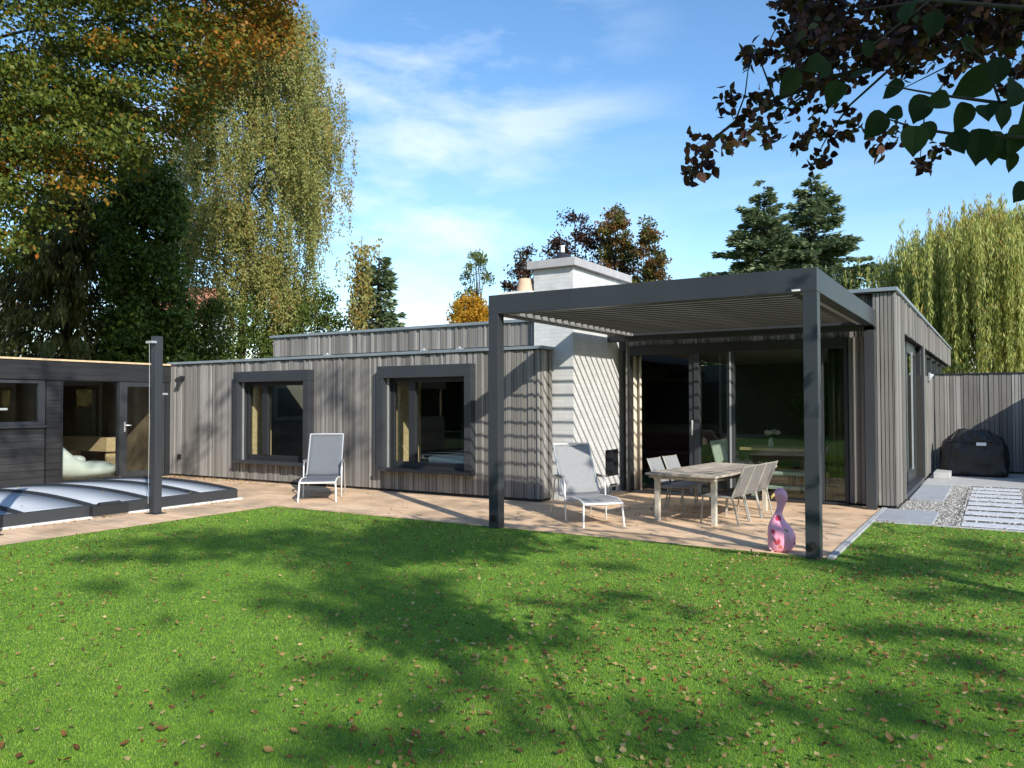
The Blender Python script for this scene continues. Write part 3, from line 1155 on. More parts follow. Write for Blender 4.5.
# furniture in the wing
bb = empty('beanbag', (-15.34, 8.62, .03), 'large pale mint beanbag lounger behind the garden room glass', 'beanbag')
m = MB()
rr = []
prof = [(-.46, .22, .80, .10), (-.34, .38, .84, .2), (-.2, .40, .66, .22), (0.02, .40, .46, .24), (.25, .42, .34, .26), (.5, .40, .36, .26), (.75, .34, .34, .22), (.92, .16, .2, .1)]
for (yy, wv, h, _) in prof:
    rr.append([(wv*math.cos(a), yy+.03*math.sin(3*a), max(0, h*.5+h*.5*math.sin(a)*(1+.06*math.sin(5*a+yy*9)))) for a in [2*math.pi*k/20 for k in range(20)]])
m.rings(rr)
m.build('cushion_body', MT['beanbag'], bb, sub=1)
m = MB()
m.rings([[(.05+.2*q*math.cos(a), .1+.18*q*math.sin(a), z) for a in [2*math.pi*k/14 for k in range(14)]] for z, q in ((.3, .6), (.36, 1), (.44, .9), (.48, .4))])
m.build('pillow', MT['beanbag'], bb, sub=1)
cab = empty('cabinet', (-17.2, 10.2, .03), 'pale wooden cabinet inside the garden room', 'cabinet')
m = MB()
m.box(-.9, .9, -.25, .2, .45, .75)
m.build('drawer_box', MT['pale_wood'], cab, bevel=.005)
for s in (-.8, .8):
    m = MB()
    m.box(s-.03, s+.03, -.2, .15, 0, .45)
    m.build('leg', MT['pale_wood'], cab)

# ------------------------------------------------------------------ pergola
PO = (-3.42, 10, 0)
perg = empty('pergola', PO, 'anthracite metal pergola with louvred roof over the terrace', 'pergola')
PX0, PX1, PY0, PY1, PZ0, PZ1 = -5.245, -1.475, 8.0, 12.2, 2.57, 2.80
pw = .135
for (x, y) in ((PX0, PY0), (PX1-pw, PY0), (PX1-pw, PY1-pw)):
    m = MB(PO)
    m.box(x, x+pw, y, y+pw, 0.0, PZ0)
    post = m.build('post', MT['metal'], perg, bevel=.004)
    if y == PY0:
        m = MB(PO)
        m.tube([(x+pw*.5, y+.004, .13), (x+pw*.5, y-.02, .13)], .042, 16)
        m.tube([(x+pw*.5, y-.019, .13), (x+pw*.5, y-.03, .13)], .02, 12)
        m.build('socket', MT['black'], post)
m = MB(PO)
m.box(PX0, PX1, PY0, PY0+pw, PZ0+.001, PZ1)
m.build('front_beam', MT['metal'], perg, bevel=.004)
m = MB(PO)
m.box(-5.545, PX1, PY1-pw, PY1, PZ0-.06, PZ1)
m.box(PX0+.14, PX1-.14, PY1-pw-.1, PY1-pw-.001, PZ0+.02, PZ0+.06)
m.build('back_beam', MT['metal'], perg, bevel=.004)
for x in (PX0, PX1-pw):
    m = MB(PO)
    m.box(x, x+pw, PY0+pw+.001, PY1-pw-.001, PZ0+.001, PZ1)
    m.build('side_beam', MT['metal'], perg, bevel=.004)
for (x0, x1) in ((PX0+pw+.002, PX0+pw+.07), (PX1-pw-.07, PX1-pw-.002)):
    m = MB(PO)
    m.box(x0, x1, PY0+pw+.002, PY1-pw-.11, PZ0+.012, PZ0+.03)
    m.box(x0 if x0 > -3 else x1-.012, x0+.012 if x0 > -3 else x1, PY0+pw+.002, PY1-pw-.11, PZ0+.03, PZ0+.062)
    m.build('gutter', MT['alu'], perg)
pit = .195
y = PY0+pw+.14
sl0 = None
k = 0
dirv = Vector((0, -.93, 1)).normalized()
while y < PY1-pw-.16:
    if sl0 is None:
        m = MB((0, 0, 0))
        nv = Vector((0, 1, .93)).normalized()
        hw = .098
        xa, xb = PX0+pw+.075-PO[0], PX1-pw-.075-PO[0]
        prof = [(-hw, -.022), (-hw*.78, -.022), (-hw*.74, -.006), (0, -.012), (hw*.7, -.006), (hw, -.012), (hw, .004), (hw*.4, .010), (-hw*.4, .010), (-hw, .004)]
        r1 = [Vector((xa, 0, 0))+dirv*a+nv*b_ for a, b_ in prof]
        r2 = [Vector((xb, 0, 0))+dirv*a+nv*b_ for a, b_ in prof]
        m.rings([r1, r2], smooth=False)
        sl0 = o = m.build('louvre', MT['louver'], perg)
    else:
        o = sl0.copy()
        COL.objects.link(o)
        o.parent = perg
    o.location = (0, y-PO[1], PZ0+.13)
    y += pit
m = MB(PO)
m.box(PX1-pw-.1, PX1-pw-.02, PY0-.004, PY0+.002, PZ0+.012, PZ0+.03)
m.build('badge', MT['white'], perg)


# ------------------------------------------------------------------ pool cover
QO = (-12, 6, 0)
pool = empty('pool_cover', QO, 'low telescopic pool cover with milky panels and dark metal ribs', 'pool cover')
qx0, qx1 = -13.75, -10.22
def arc(x, dz=0):
    t = (x-qx0)/(qx1-qx0)
    return .165+dz+.09*(1-(2*t-1)**2)
ribY = [2.75, 3.55, 4.36, 5.16, 6.05, 6.9, 7.68, 8.34]
for i in range(len(ribY)-1):
    m = MB(QO)
    vs, fs = [], []
    K = 20
    for j in range(K+1):
        x = qx0+.03+(qx1-qx0-.06)*j/K
        vs += [(x, ribY[i]+.02, arc(x)-.02), (x, ribY[i+1]-.02, arc(x)-.02)]
    for j in range(K):
        fs.append((2*j, 2*j+2, 2*j+3, 2*j+1))
    m.add(vs, fs, 0, True)
    o = m.build('cover_panel', MT['pane'], pool)
    sd = o.modifiers.new('thickness', 'SOLIDIFY')
    sd.thickness = .012
for yr in ribY:
    m = MB(QO)
    rings = []
    for j in range(25):
        x = qx0+(qx1-qx0)*j/24
        z = arc(x)
        rings.append([(x, yr-.03, z-.05), (x, yr+.03, z-.05), (x, yr+.03, z+.012), (x, yr-.03, z+.012)])
    m.rings(rings, smooth=False)
    m.build('rib', MT['metal'], pool)
for (x0, x1) in ((qx0-.02, qx0+.06), (qx1-.06, qx1+.02)):
    m = MB(QO)
    m.box(x0, x1, 2.7, 8.38, .03, .17)
    m.build('side_rail', MT['metal'], pool, bevel=.006)
m = MB(QO)
m.box(qx0+.07, qx1-.07, 8.36, 8.40, .03, .15)
m.build('end_rail', MT['metal'], pool, bevel=.006)
m = MB(QO)
m.box(qx0-.06, qx1+.06, 2.7, 8.44, .005, .028)
m.build('base_strip', MT['white'], pool)
m = MB(QO)
m.box(qx1+.02, qx1+.1, 6.0, 6.5, .03, .16)
m.tube([(qx1+.06, 6.1, .17), (qx1+.06, 6.4, .17)], .03, 8)
m.build('motor_box', MT['metal_d'], pool)


def sail_post(x, y, h, lab):
    t = empty('awning_post', (x, y, 0), lab, 'post')
    m = MB()
    m.box(-.055, .055, -.055, .055, 0, h)
    m.build('shaft', MT['metal'], t, bevel=.005)
    m = MB()
    m.box(-.12, .12, -.09, .09, 0, .012)
    m.build('base_plate', MT['metal_d'], t)
    m = MB()
    m.box(-.06, .075, -.13, -.056, h-.1, h-.07)
    m.box(-.02, .02, .056, .16, h*.67, h*.67+.025)
    m.build('bracket', MT['alu'], t)
    m = MB()
    m.tube([(0, -.115, h-.07), (0.005, -.11, h*.5), (0, -.115, .15)], .004, 5)
    m.build('cord', MT['alu'], t)
    return t


sail_post(-9.86, 6.73, 2.43, 'dark square post with a hanging cord beside the pool cover')
sail_post(-9.86, 4.64, 2.14, 'dark post cut by the left picture edge beside the pool cover')

# ------------------------------------------------------------------ loungers
def lounger(name, loc, rz, lab, mt):
    t = empty(name, loc, lab, 'lounger', 'sling loungers on the terrace', rz)
    hw = .27
    # local +y runs from the foot end to the head end
    sl = [(.0, .29), (.15, .33), (.45, .33), (.72, .31), (.80, .36)]
    m = MB()
    def sheet(mb, pts, x0, x1, sag=.012):
        K = 8
        vs, fs = [], []
        for (yy, zz) in pts:
            for k in range(K+1):
                u = k/K
                vs.append((x0+(x1-x0)*u, yy, zz-sag*math.sin(math.pi*u)))
        for i in range(len(pts)-1):
            for k in range(K):
                fs.append((i*(K+1)+k, i*(K+1)+k+1, (i+1)*(K+1)+k+1, (i+1)*(K+1)+k))
        mb.add(vs, fs, 0, True)
    sheet(m, sl, -hw, hw)
    o = m.build('seat', mt, t)
    o.modifiers.new('thickness', 'SOLIDIFY').thickness = .008
    m = MB()
    bk = [(.78, .33), (.90, .50), (1.05, .72), (1.2, .95), (1.22, .985)]
    sheet(m, bk, -hw, hw, .02)
    o = m.build('backrest', mt, t)
    o.modifiers.new('thickness', 'SOLIDIFY').thickness = .008
    m = MB()
    for s in (-1, 1):
        m.tube([(s*hw, a, b_) for a, b_ in [(-.0, .29), (.15, .33), (.45, .33), (.72, .31), (.98, .31)]], .014, 8)
    m.tube([(-hw, 0, .29), (hw, 0, .29)], .014, 8)
    m.build('seat_frame', MT['white'], t)
    m = MB()
    for s in (-1, 1):
        m.tube([(s*hw, a, b_) for a, b_ in bk], .014, 8)
    m.tube([(-hw, 1.22, .985), (hw, 1.22, .985)], .014, 8)
    m.build('back_frame', MT['alu'], t)
    for s in (-1, 1):
        m = MB()
        m.tube([(s*hw, .02, .29), (s*(hw+.015), -.02, 0)], .014, 8)
        m.build('leg', MT['white'], t)
    for s in (-1, 1):
        m = MB()
        m.tube([(s*(hw+.03), .62, 0), (s*(hw+.03), .66, .48), (s*(hw+.03), .70, .55), (s*(hw+.03), 1.0, .56), (s*(hw+.03), 1.08, .50), (s*(hw+.03), 1.22, 0)], .012, 8)
        m.build('armrest_frame', MT['alu'], t)
        m = MB()
        m.obox((s*(hw+.03), .86, .573), (.022, 0, 0), (0, .15, 0), (0, 0, .01))
        m.build('arm_pad', MT['sling_d'], t, bevel=.004)
    m = MB()
    m.tube([(-hw, .98, .31), (-hw+.02, 1.1, .78)], .009, 6)
    m.tube([(hw, .98, .31), (hw-.02, 1.1, .78)], .009, 6)
    m.build('back_strut', MT['alu'], t)
    return t


lounger('garden_lounger', (-8.88, 8.78, .004), R(38), 'dark grey sling lounger between the two bedroom windows', MT['sling'])
l2 = lounger('garden_lounger', (-4.09, 8.76, .004), R(47), 'pale grey sling lounger beside the white chimney', MT['sling_l'])
l2.scale = (.92, .95, .96)

# ------------------------------------------------------------------ outdoor table and chairs
TR = R(-6)
tab = empty('garden_table', (-3.24, 10.42, .004), 'weathered teak garden table under the pergola', 'table', rz=TR)
m = MB()
for i in range(7):
    x0 = -.47+i*.1345
    m.box(x0, x0+.13, -1.06, 1.06, .592, .62)
m.box(-.44, .44, -1.02, -.96, .555, .590)
m.box(-.44, .44, .96, 1.02, .555, .590)
m.build('tabletop', MT['teak'], tab, bevel=.003)
for (a, b_) in ((-.4, -.86), (.36, -.86), (-.4, .86), (.36, .86)):
    m = MB()
    m.box(a-.03, a+.03, b_-.03, b_+.03, 0, .59)
    m.build('leg', MT['leg'], tab, bevel=.003)
m = MB()
for b_ in (-.86, .86):
    m.box(-.37, .33, b_-.015, b_+.015, .53, .555)
m.box(-.40, -.37, -.83, .83, .53, .555)
m.box(.33, .36, -.83, .83, .53, .555)
m.build('apron', MT['leg'], tab)


def outdoor_chair(loc, rz, lab, mt, grp, src=None):
    if src is not None:
        t = copy_tree(src)
        t.location = loc
        t.rotation_euler = (0, 0, rz)
        t['label'] = lab
        t['group'] = grp
        return t
    t = empty('garden_chair', loc, lab, 'chair', grp, rz)
    t.scale = (.95, .95, .94)
    # faces local +y; back at -y
    m = MB()
    m.box(-.2, .2, -.18, .22, .35, .372)
    m.build('seat', mt, t, bevel=.006)
    m = MB()
    for k in range(4):
        m.obox((-.165+.11*k, -.265, .565), (.052, 0, 0), (0, .008, .003), (0, -.075, .185))
    m.build('backrest', mt, t, bevel=.003)
    m = MB()
    for s in (-1, 1):
        m.tube([(s*.215, -.17, .33), (s*.215, -.35, .77)], .011, 6)
        m.tube([(s*.215, -.19, .36), (s*.215, .22, .36)], .011, 6)
    m.tube([(-.215, -.345, .755), (.215, -.345, .755)], .011, 6)
    m.build('frame', MT['chair_frame'], t)
    for (a, b_, c, d) in ((-.215, .2, -.215, .23), (.215, .2, .215, .23), (-.215, -.19, -.215, -.27), (.215, -.19, .215, -.27)):
        m = MB()
        m.tube([(a, b_, .36), (c, d, 0)], .012, 6)
        m.build('leg', MT['chair_frame'], t)
    return t


cR = outdoor_chair((-2.96, 9.86, .004), R(88), 'weathered grey garden chair on the right of the table, nearest the lawn', MT['sling_d'], 'chairs along the right side of the garden table')
outdoor_chair((-2.92, 10.28, .004), R(86), 'weathered grey garden chair in the middle of the right row', None, 'chairs along the right side of the garden table', cR)
outdoor_chair((-2.88, 10.70, .004), R(85), 'weathered grey garden chair on the right of the table, nearest the glass', None, 'chairs along the right side of the garden table', cR)
cL = outdoor_chair((-3.86, 10.62, .004), R(-94), 'pale grey garden chair on the left of the table, nearer the lawn', MT['sling_l'], 'chairs along the left side of the garden table')
outdoor_chair((-3.83, 11.15, .004), R(-97), 'pale grey garden chair on the left of the table, nearer the glass', None, 'chairs along the left side of the garden table', cL)

# ------------------------------------------------------------------ flamingo
fl = on_ground(781.5, 551.5)
fla = empty('flamingo_ornament', (fl[0], fl[1], .004), 'pink flamingo ornament standing at the terrace edge', 'ornament', rz=YAW)
sc_ = .0102
m = MB()
prof = [(552, 780, 8), (550.5, 780, 10.5), (547.5, 781, 12.6), (543, 782, 13.6), (537, 782, 13.6), (532, 781, 12.6), (527, 779.4, 10.6), (522, 778.2, 7.4), (518, 778.0, 4.7), (514, 779.0, 3.5), (510, 780.6, 3.4), (506, 781.6, 4.0), (502.5, 782.2, 5.0), (498.5, 781.6, 6.5), (495, 781.0, 6.6), (492, 780.8, 4.8), (490.3, 780.8, 2.4), (489.9, 780.8, 0.8)]
rings = [[((cx-781.5)*sc_+hw*sc_*math.cos(a), hw*sc_*(.92 if hw > 6 else 1.0)*math.sin(a), (552-yy)*sc_) for a in [2*math.pi*k/28 for k in range(28)]] for yy, cx, hw in prof]
m.rings(rings)
fm, t, b = new_mat('flamingo_paint')
b.inputs['Roughness'].default_value = .3
co = N(t, 'ShaderNodeTexCoord')
last = None
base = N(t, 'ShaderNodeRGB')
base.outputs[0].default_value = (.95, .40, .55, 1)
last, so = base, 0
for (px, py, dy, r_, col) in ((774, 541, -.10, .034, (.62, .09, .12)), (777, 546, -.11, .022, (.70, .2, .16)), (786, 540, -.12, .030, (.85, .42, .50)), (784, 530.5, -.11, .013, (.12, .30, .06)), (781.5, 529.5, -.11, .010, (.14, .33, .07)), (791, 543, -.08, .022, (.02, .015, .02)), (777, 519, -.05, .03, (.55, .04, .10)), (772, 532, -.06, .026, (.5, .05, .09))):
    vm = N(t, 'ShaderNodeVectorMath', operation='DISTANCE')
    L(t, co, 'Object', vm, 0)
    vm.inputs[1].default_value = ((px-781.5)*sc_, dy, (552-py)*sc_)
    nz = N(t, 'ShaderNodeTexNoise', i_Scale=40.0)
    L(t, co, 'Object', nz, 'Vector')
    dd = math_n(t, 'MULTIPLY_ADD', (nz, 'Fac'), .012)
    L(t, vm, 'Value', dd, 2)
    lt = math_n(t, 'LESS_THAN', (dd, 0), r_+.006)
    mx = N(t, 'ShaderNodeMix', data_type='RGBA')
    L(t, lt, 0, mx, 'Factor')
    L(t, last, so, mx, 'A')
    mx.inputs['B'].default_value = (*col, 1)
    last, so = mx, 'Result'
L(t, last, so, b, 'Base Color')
m.build('body', fm, fla, sub=1)
m = MB()
m.tube([(-.035, 0, .575), (-.07, 0, .565), (-.092, 0, .545), (-.095, 0, .525)], [.022, .018, .012, .004], 10)
m.build('beak', MT['gold'], fla)
for s in (-1, 1):
    m = MB()
    m.tube([(-.025, s*.046, .565), (-.026, s*.056, .565)], [.008, .005], 8)
    m.build('eye', MT['black'], fla)
for s in (-1, 1):
    m = MB()
    rg = []
    for i, (u, h) in enumerate(((-.11, .01), (-.08, .05), (-.02, .07), (.05, .055), (.1, .02))):
        rg.append([(u, s*(.104-abs(u)*.12+.010*math.cos(a)), .15-.2*u*.4+h*math.sin(a)) for a in [2*math.pi*k/12 for k in range(12)]])
    m.rings(rg)
    m.build('wing', plain('wing_pink', (.88, .33, .47), .3, var=.15, vscale=14), fla)
m = MB()
m.tube([(-.10, -.03, .0), (-.10, -.03, .03), (-.13, -.03, .035)], [.02, .02, .012], 8)
m.build('foot', MT['pink_white'], fla)

# ------------------------------------------------------------------ covered barbecue
bq = empty('covered_barbecue', (-.46, 18.6, .012), 'barbecue under a black fabric cover in front of the back fence', 'barbecue')
m = MB()
prof = [(0.0, .60, .30), (.06, .605, .31), (.3, .60, .30), (.55, .575, .29), (.70, .53, .27), (.80, .42, .23), (.90, .29, .18), (.93, .25, .15)]
rings = []
K = 64
for (z, hx, hy) in prof:
    ring = []
    for k in range(K):
        a = 2*math.pi*k/K
        ca, sa = math.cos(a), math.sin(a)
        e = .35
        x = hx*math.copysign(abs(ca)**e, ca)
        y = hy*math.copysign(abs(sa)**e, sa)
        wr = (1-.8*z)*(.018*math.sin(9*a+2*z*5)+.012*math.sin(23*a+1.0))
        ring.append((x*(1+wr), y*(1+wr*2), z*.985+.012*math.sin(7*a)*(z > .5)))
    rings.append(ring)
m.rings(rings)
cv = m.build('cover', MT['cover'], bq, sub=2)
tx = bpy.data.textures.new('cloth_folds', 'CLOUDS')
tx.noise_scale = .2
tx.noise_depth = 3
dp_ = cv.modifiers.new('folds', 'DISPLACE')
dp_.texture = tx
dp_.strength = .12
dp_.mid_level = .5
m = MB()
m.obox((.14, -.33, .655), (.085, 0, 0), (0, .004, .001), (0, .012, .03))
m.build('cover_label', MT['white'], bq)
m = MB()
for s in (-.26, .26):
    m.tube([(s, .1, .93), (s*1.02, -.15, .93), (s*1.5, -.26, .74)], .014, 6)
m.tube([(-.5, -.285, .70), (0, -.30, .69), (.5, -.285, .70)], .010, 6)
m.build('seam', MT['cover'], bq)

# ------------------------------------------------------------------ back fence
FO = (2, 19.44, 0)
fen = empty('garden_fence', FO, 'tall fence of grey vertical boards behind the barbecue', 'fence')
m = MB(FO)
clad(m, (-1.19, 19.44), (9, 19.44), .06, 2.09, (0, -1), wset=(.05, .07, .09), dmin=.012, dmax=.03)
m.build('fence_boards', MT['clad'], fen)
m = MB(FO)
m.box(-1.19, 9, 19.444, 19.5, .02, 2.09)
m.box(1.2, 1.24, 16.9, 19.4, .02, 2.1)
m.build('backing', MT['clad_back'], fen)
m = MB(FO)
m.box(-1.2, 9.02, 19.39, 19.52, 2.092, 2.118)
m.build('fence_cap', MT['metal_d'], fen)
m = MB(FO)
clad(m, (1.2, 19.38), (1.2, 16.9), .06, 2.1, (-1, 0), wset=(.05, .07, .09))
m.build('return_boards', MT['clad'], fen)

# ------------------------------------------------------------------ trees
LM = {
    'beech': leaf_mat('beech_leaf', [(0, (.05, .08, .012)), (.5, (.095, .135, .018)), (1, (.21, .22, .03))], .4,
                      tone=[(0, (.20, .13, .012)), (.5, (.36, .17, .014)), (1, (.42, .11, .018))]),
    'birch': leaf_mat('birch_leaf', [(0, (.17, .20, .05)), (.5, (.27, .295, .085)), (1, (.40, .39, .14))], .4,
                      tone=[(0, (.30, .20, .04)), (1, (.34, .19, .06))]),
    'willow': leaf_mat('willow_leaf', [(0, (.22, .26, .045)), (.5, (.38, .42, .10)), (1, (.56, .56, .20))], .4,
                       tone=[(0, (.36, .26, .05)), (1, (.40, .25, .07))]),
    'yew': leaf_mat('drooping_conifer_needles', [(0, (.07, .08, .02)), (.6, (.13, .135, .034)), (1, (.23, .21, .06))], .3),
    'ivy': leaf_mat('dark_evergreen_leaf', [(0, (.045, .075, .014)), (.6, (.08, .14, .022)), (1, (.17, .24, .045))], .3),
    'fir': leaf_mat('fir_needles', [(0, (.095, .14, .07)), (.6, (.16, .22, .105)), (1, (.28, .33, .17))], .3),
    'copper': leaf_mat('copper_leaf', [(0, (.016, .007, .006)), (.6, (.042, .016, .012)), (1, (.12, .045, .02))], .3,
                       tone=[(0, (.05, .07, .012)), (1, (.12, .08, .02))]),
    'column': leaf_mat('hornbeam_leaf', [(0, (.05, .075, .014)), (.5, (.10, .12, .022)), (1, (.19, .16, .035))], .4,
                       tone=[(0, (.13, .05, .016)), (1, (.22, .10, .03))]),
    'poplar': leaf_mat('poplar_leaf', [(0, (.08, .13, .03)), (1, (.2, .25, .08))], .4, tone=[(0, (.3, .16, .08)), (1, (.36, .2, .1))]),
    'gold': leaf_mat('golden_leaf', [(0, (.42, .21, .012)), (1, (.62, .36, .03))], .45, tone=[(0, (.3, .3, .03)), (1, (.5, .2, .02))]),
    'bush': leaf_mat('bush_leaf', [(0, (.05, .085, .014)), (.5, (.10, .15, .028)), (1, (.2, .24, .05))], .4),
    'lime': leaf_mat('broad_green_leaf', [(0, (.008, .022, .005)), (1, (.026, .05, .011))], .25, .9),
    'shade': leaf_mat('garden_tree_leaf', [(0, (.03, .055, .01)), (1, (.09, .11, .02))], .3),
}


def sstep(a, b_, x):
    t_ = np.clip((x-a)/(b_-a), 0, 1)
    return t_*t_*(3-2*t_)


def trunk_mesh(name, paths, mat, parent, off, n=8):
    m = MB(off)
    for path, r in paths:
        m.tube(path, r, n)
    return m.build(name, mat, parent)


def crown(name, P, D, Ln, Wd, mat, parent, off, tone=None, flat=0.0):
    return np_mesh(name, leaf_quads(P, D, Ln, Wd, flat), 4, mat, parent,
                   {'rnd': rng.random(len(P)), 'tone': np.zeros(len(P)) if tone is None else tone}, off=off)


def wiggle(p, q, n=6, amp=.15, sag=0.0):
    p, q = np.array(p, float), np.array(q, float)
    out = []
    for i in range(n+1):
        u = i/n
        o = p+(q-p)*u
        if 0 < i < n:
            o = o+rng.normal(size=3)*amp
        o[2] += sag*math.sin(math.pi*u)
        out.append(tuple(o))
    return out


# --- large beech overhanging from the left
base = np.array([-20.5, 6.5, 0])
be_ = empty('beech_tree', tuple(base), 'large beech turning orange at its tips, overhanging from the upper left', 'tree')
cent, tones, rad = [], [], []
ylow_x = [-260, 0, 40, 90, 130, 170, 218, 258, 294]
ylow_y = [330, 275, 238, 200, 180, 156, 106, 62, 34]
while len(cent) < 1350:
    px, py = rng.uniform(-260, 277), rng.uniform(-260, 262)
    lim = np.interp(px, ylow_x, ylow_y)
    if py > lim-8:
        continue
    if px < 45 and 10 < py < 60 and rng.random() < .85:
        continue
    if px < 50 and py > 200 and rng.random() < .6:
        continue
    z = rng.uniform(14.5, 20.5)
    if px > 240:
        z = rng.uniform(15, 17.5)
    cent.append(at(px, py, z))
    edge = sstep(40, 0, lim-py)*.25
    tones.append(np.clip(sstep(130, 290, px)*.85+.06+edge*.5+(.8 if rng.random() < .05 else 0), 0, 1))
    rad.append(rng.uniform(.4, .8))
cent, tones, rad = map(np.array, (cent, tones, rad))
k = 175
P = np.repeat(cent, k, 0)+ball(len(cent)*k, .55)*np.repeat(rad, k)[:, None]*np.array([1.15, 1.15, .42])
out = unit(P-(base+np.array([0, 0, 9])))
D = out*.6+rng.normal(size=P.shape)*.6+np.array([0, 0, -.35])
tn = (rng.random(len(P)) < np.repeat(tones, k)*.95).astype(float)*rng.uniform(.4, 1, len(P))
crown('crown', P, D, rng.uniform(.08, .135, len(P)), rng.uniform(.05, .082, len(P)), LM['beech'], be_, base, tn, flat=.45)
paths = [([tuple(base), tuple(base+[.1, .2, 4]), tuple(base+[.3, .5, 9]), tuple(base+[.5, .8, 15])], [.55, .45, .35, .12])]
for q in ((290, 45, 16.5), (220, 100, 16), (120, 150, 17), (60, 60, 16), (20, 180, 18), (180, 20, 17), (-60, 160, 16), (90, 110, 19)):
    e = at(*q)
    s0 = base+np.array([.2, .4, max(4.0, e[2]-1.5)])
    paths.append((wiggle(s0, e, 7, .25, .5), list(np.linspace(.05, .008, 8))))
trunk_mesh('trunk', paths, MT['bark_d'], be_, base)


# --- drooping conifer and dark evergreen behind the garden room
def droop_conifer(px, dist, H, Rb, label, name, mat, n_per=190, lev=.26, lean=0, spray=.3):
    b0 = at(px, 403, dist)
    b0[2] = 0
    t_ = empty(name, tuple(b0), label, 'tree')
    Ps, Ds, paths = [], [], [([tuple(b0), tuple(b0+[0, 0, H*.6]), tuple(b0+[0, 0, H])], [.28, .16, .03])]
    h = .6
    while h < H-.2:
        nb = 7
        for j in range(nb):
            a = rng.uniform(0, 6.283)
            Lb = Rb*(1-h/H)**.75*rng.uniform(.6, 1.15)+.25
            u = np.sqrt(rng.random(n_per))*Lb
            dr = .10*u+.13*u**2/Lb
            p = np.stack([b0[0]+np.cos(a)*u, b0[1]+np.sin(a)*u, b0[2]+h+.12*u-dr], 1)
            p += rng.normal(size=p.shape)*np.array([.1, .1, .05])
            hang = rng.random(n_per)*spray*1.6
            p[:, 2] -= hang
            Ps.append(p)
            Ds.append(np.stack([np.cos(a)*.35+rng.normal(0, .25, n_per), np.sin(a)*.35+rng.normal(0, .25, n_per), -np.ones(n_per)], 1))
            if rng.random() < .5:
                paths.append(([(b0[0], b0[1], h), (b0[0]+math.cos(a)*Lb*.5, b0[1]+math.sin(a)*Lb*.5, h+.02*Lb), (b0[0]+math.cos(a)*Lb*.95, b0[1]+math.sin(a)*Lb*.95, h-.12*Lb)], [.05, .03, .008]))
        h += lev
    P, D = np.concatenate(Ps), np.concatenate(Ds)
    crown('crown', P, D, rng.uniform(.16, .36, len(P)), rng.uniform(.035, .08, len(P)), mat, t_, b0)
    trunk_mesh('trunk', paths, MT['bark_d'], t_, b0, 6)


droop_conifer(66, 25.5, 9.0, 4.3, 'olive conifer with drooping sprays rising behind the garden room roof', 'drooping_conifer', LM['yew'])


def clump_tree(name, label, base, clumps, k, leaf, mat, bark='bark', group=None, flat=.2, tone=0.0, squash=.8, limbs=True, tr=.14, cat='tree', down=-.2):
    base = np.array(base, float)
    t_ = empty(name, tuple(base), label, cat, group)
    c = np.array([q[:3] for q in clumps])
    r_ = np.array([q[3] for q in clumps])
    P = np.repeat(c, k, 0)+ball(len(c)*k, .5)*np.repeat(r_, k)[:, None]*np.array([1, 1, squash])
    D = rng.normal(size=P.shape)+np.array([0, 0, down])
    tn = (rng.random(len(P)) < tone).astype(float)*rng.uniform(.4, 1, len(P))
    if tone:
        ct = (rng.random(len(c)) < tone).astype(float)
        tn = np.clip(tn*.6+np.repeat(ct, k)*rng.uniform(.3, 1, len(P)), 0, 1)
    crown('crown' if cat == 'tree' else 'foliage', P, D, rng.uniform(.7, 1.3, len(P))*leaf, rng.uniform(.45, .75, len(P))*leaf, mat, t_, base, tn, flat)
    top = c[np.argmax(c[:, 2])]
    paths = [(wiggle(base, (top[0]*.5+base[0]*.5, top[1]*.5+base[1]*.5, top[2]), 6, .06), list(np.linspace(tr, tr*.15, 7)))]
    if limbs:
        for q in clumps[::max(1, len(clumps)//22)]:
            h0 = max(.3, q[2]*.55)
            paths.append((wiggle((base[0], base[1], h0), q[:3], 4, .06), list(np.linspace(tr*.4, .008, 5))))
    trunk_mesh('trunk' if cat == 'tree' else 'stem', paths, MT[bark], t_, base, 6)
    return t_


def clumps_in(poly_px, n, d0, d1, r0, r1):
    """n clump centres inside a surveyed outline (a list of (height row, left, right))"""
    ys = [q[0] for q in poly_px]
    out = []
    ls, rs = [q[1] for q in poly_px], [q[2] for q in poly_px]
    wmax = max(b_-a for a, b_ in zip(ls, rs))
    while len(out) < n:
        y = rng.uniform(ys[0], ys[-1])
        l_, r_ = np.interp(y, ys, ls), np.interp(y, ys, rs)
        x = rng.uniform(l_, r_)
        if rng.random() > (r_-l_)/wmax:
            continue
        p = at(x, y, rng.uniform(d0, d1))
        out.append((p[0], p[1], max(p[2], .3), rng.uniform(r0, r1)))
    return out


def gpt(px, dist):
    p = at(px, 403, dist)
    return (p[0], p[1], 0)


clump_tree('ivy_clad_tree', 'dense dark evergreen tree between the drooping conifer and the birch', gpt(148, 24.5),
           clumps_in([(162, 128, 168), (200, 108, 178), (260, 104, 182), (330, 104, 186), (372, 100, 190)], 270, 23.5, 26, .28, .6), 120, .15, LM['ivy'], 'bark_d', flat=.3)


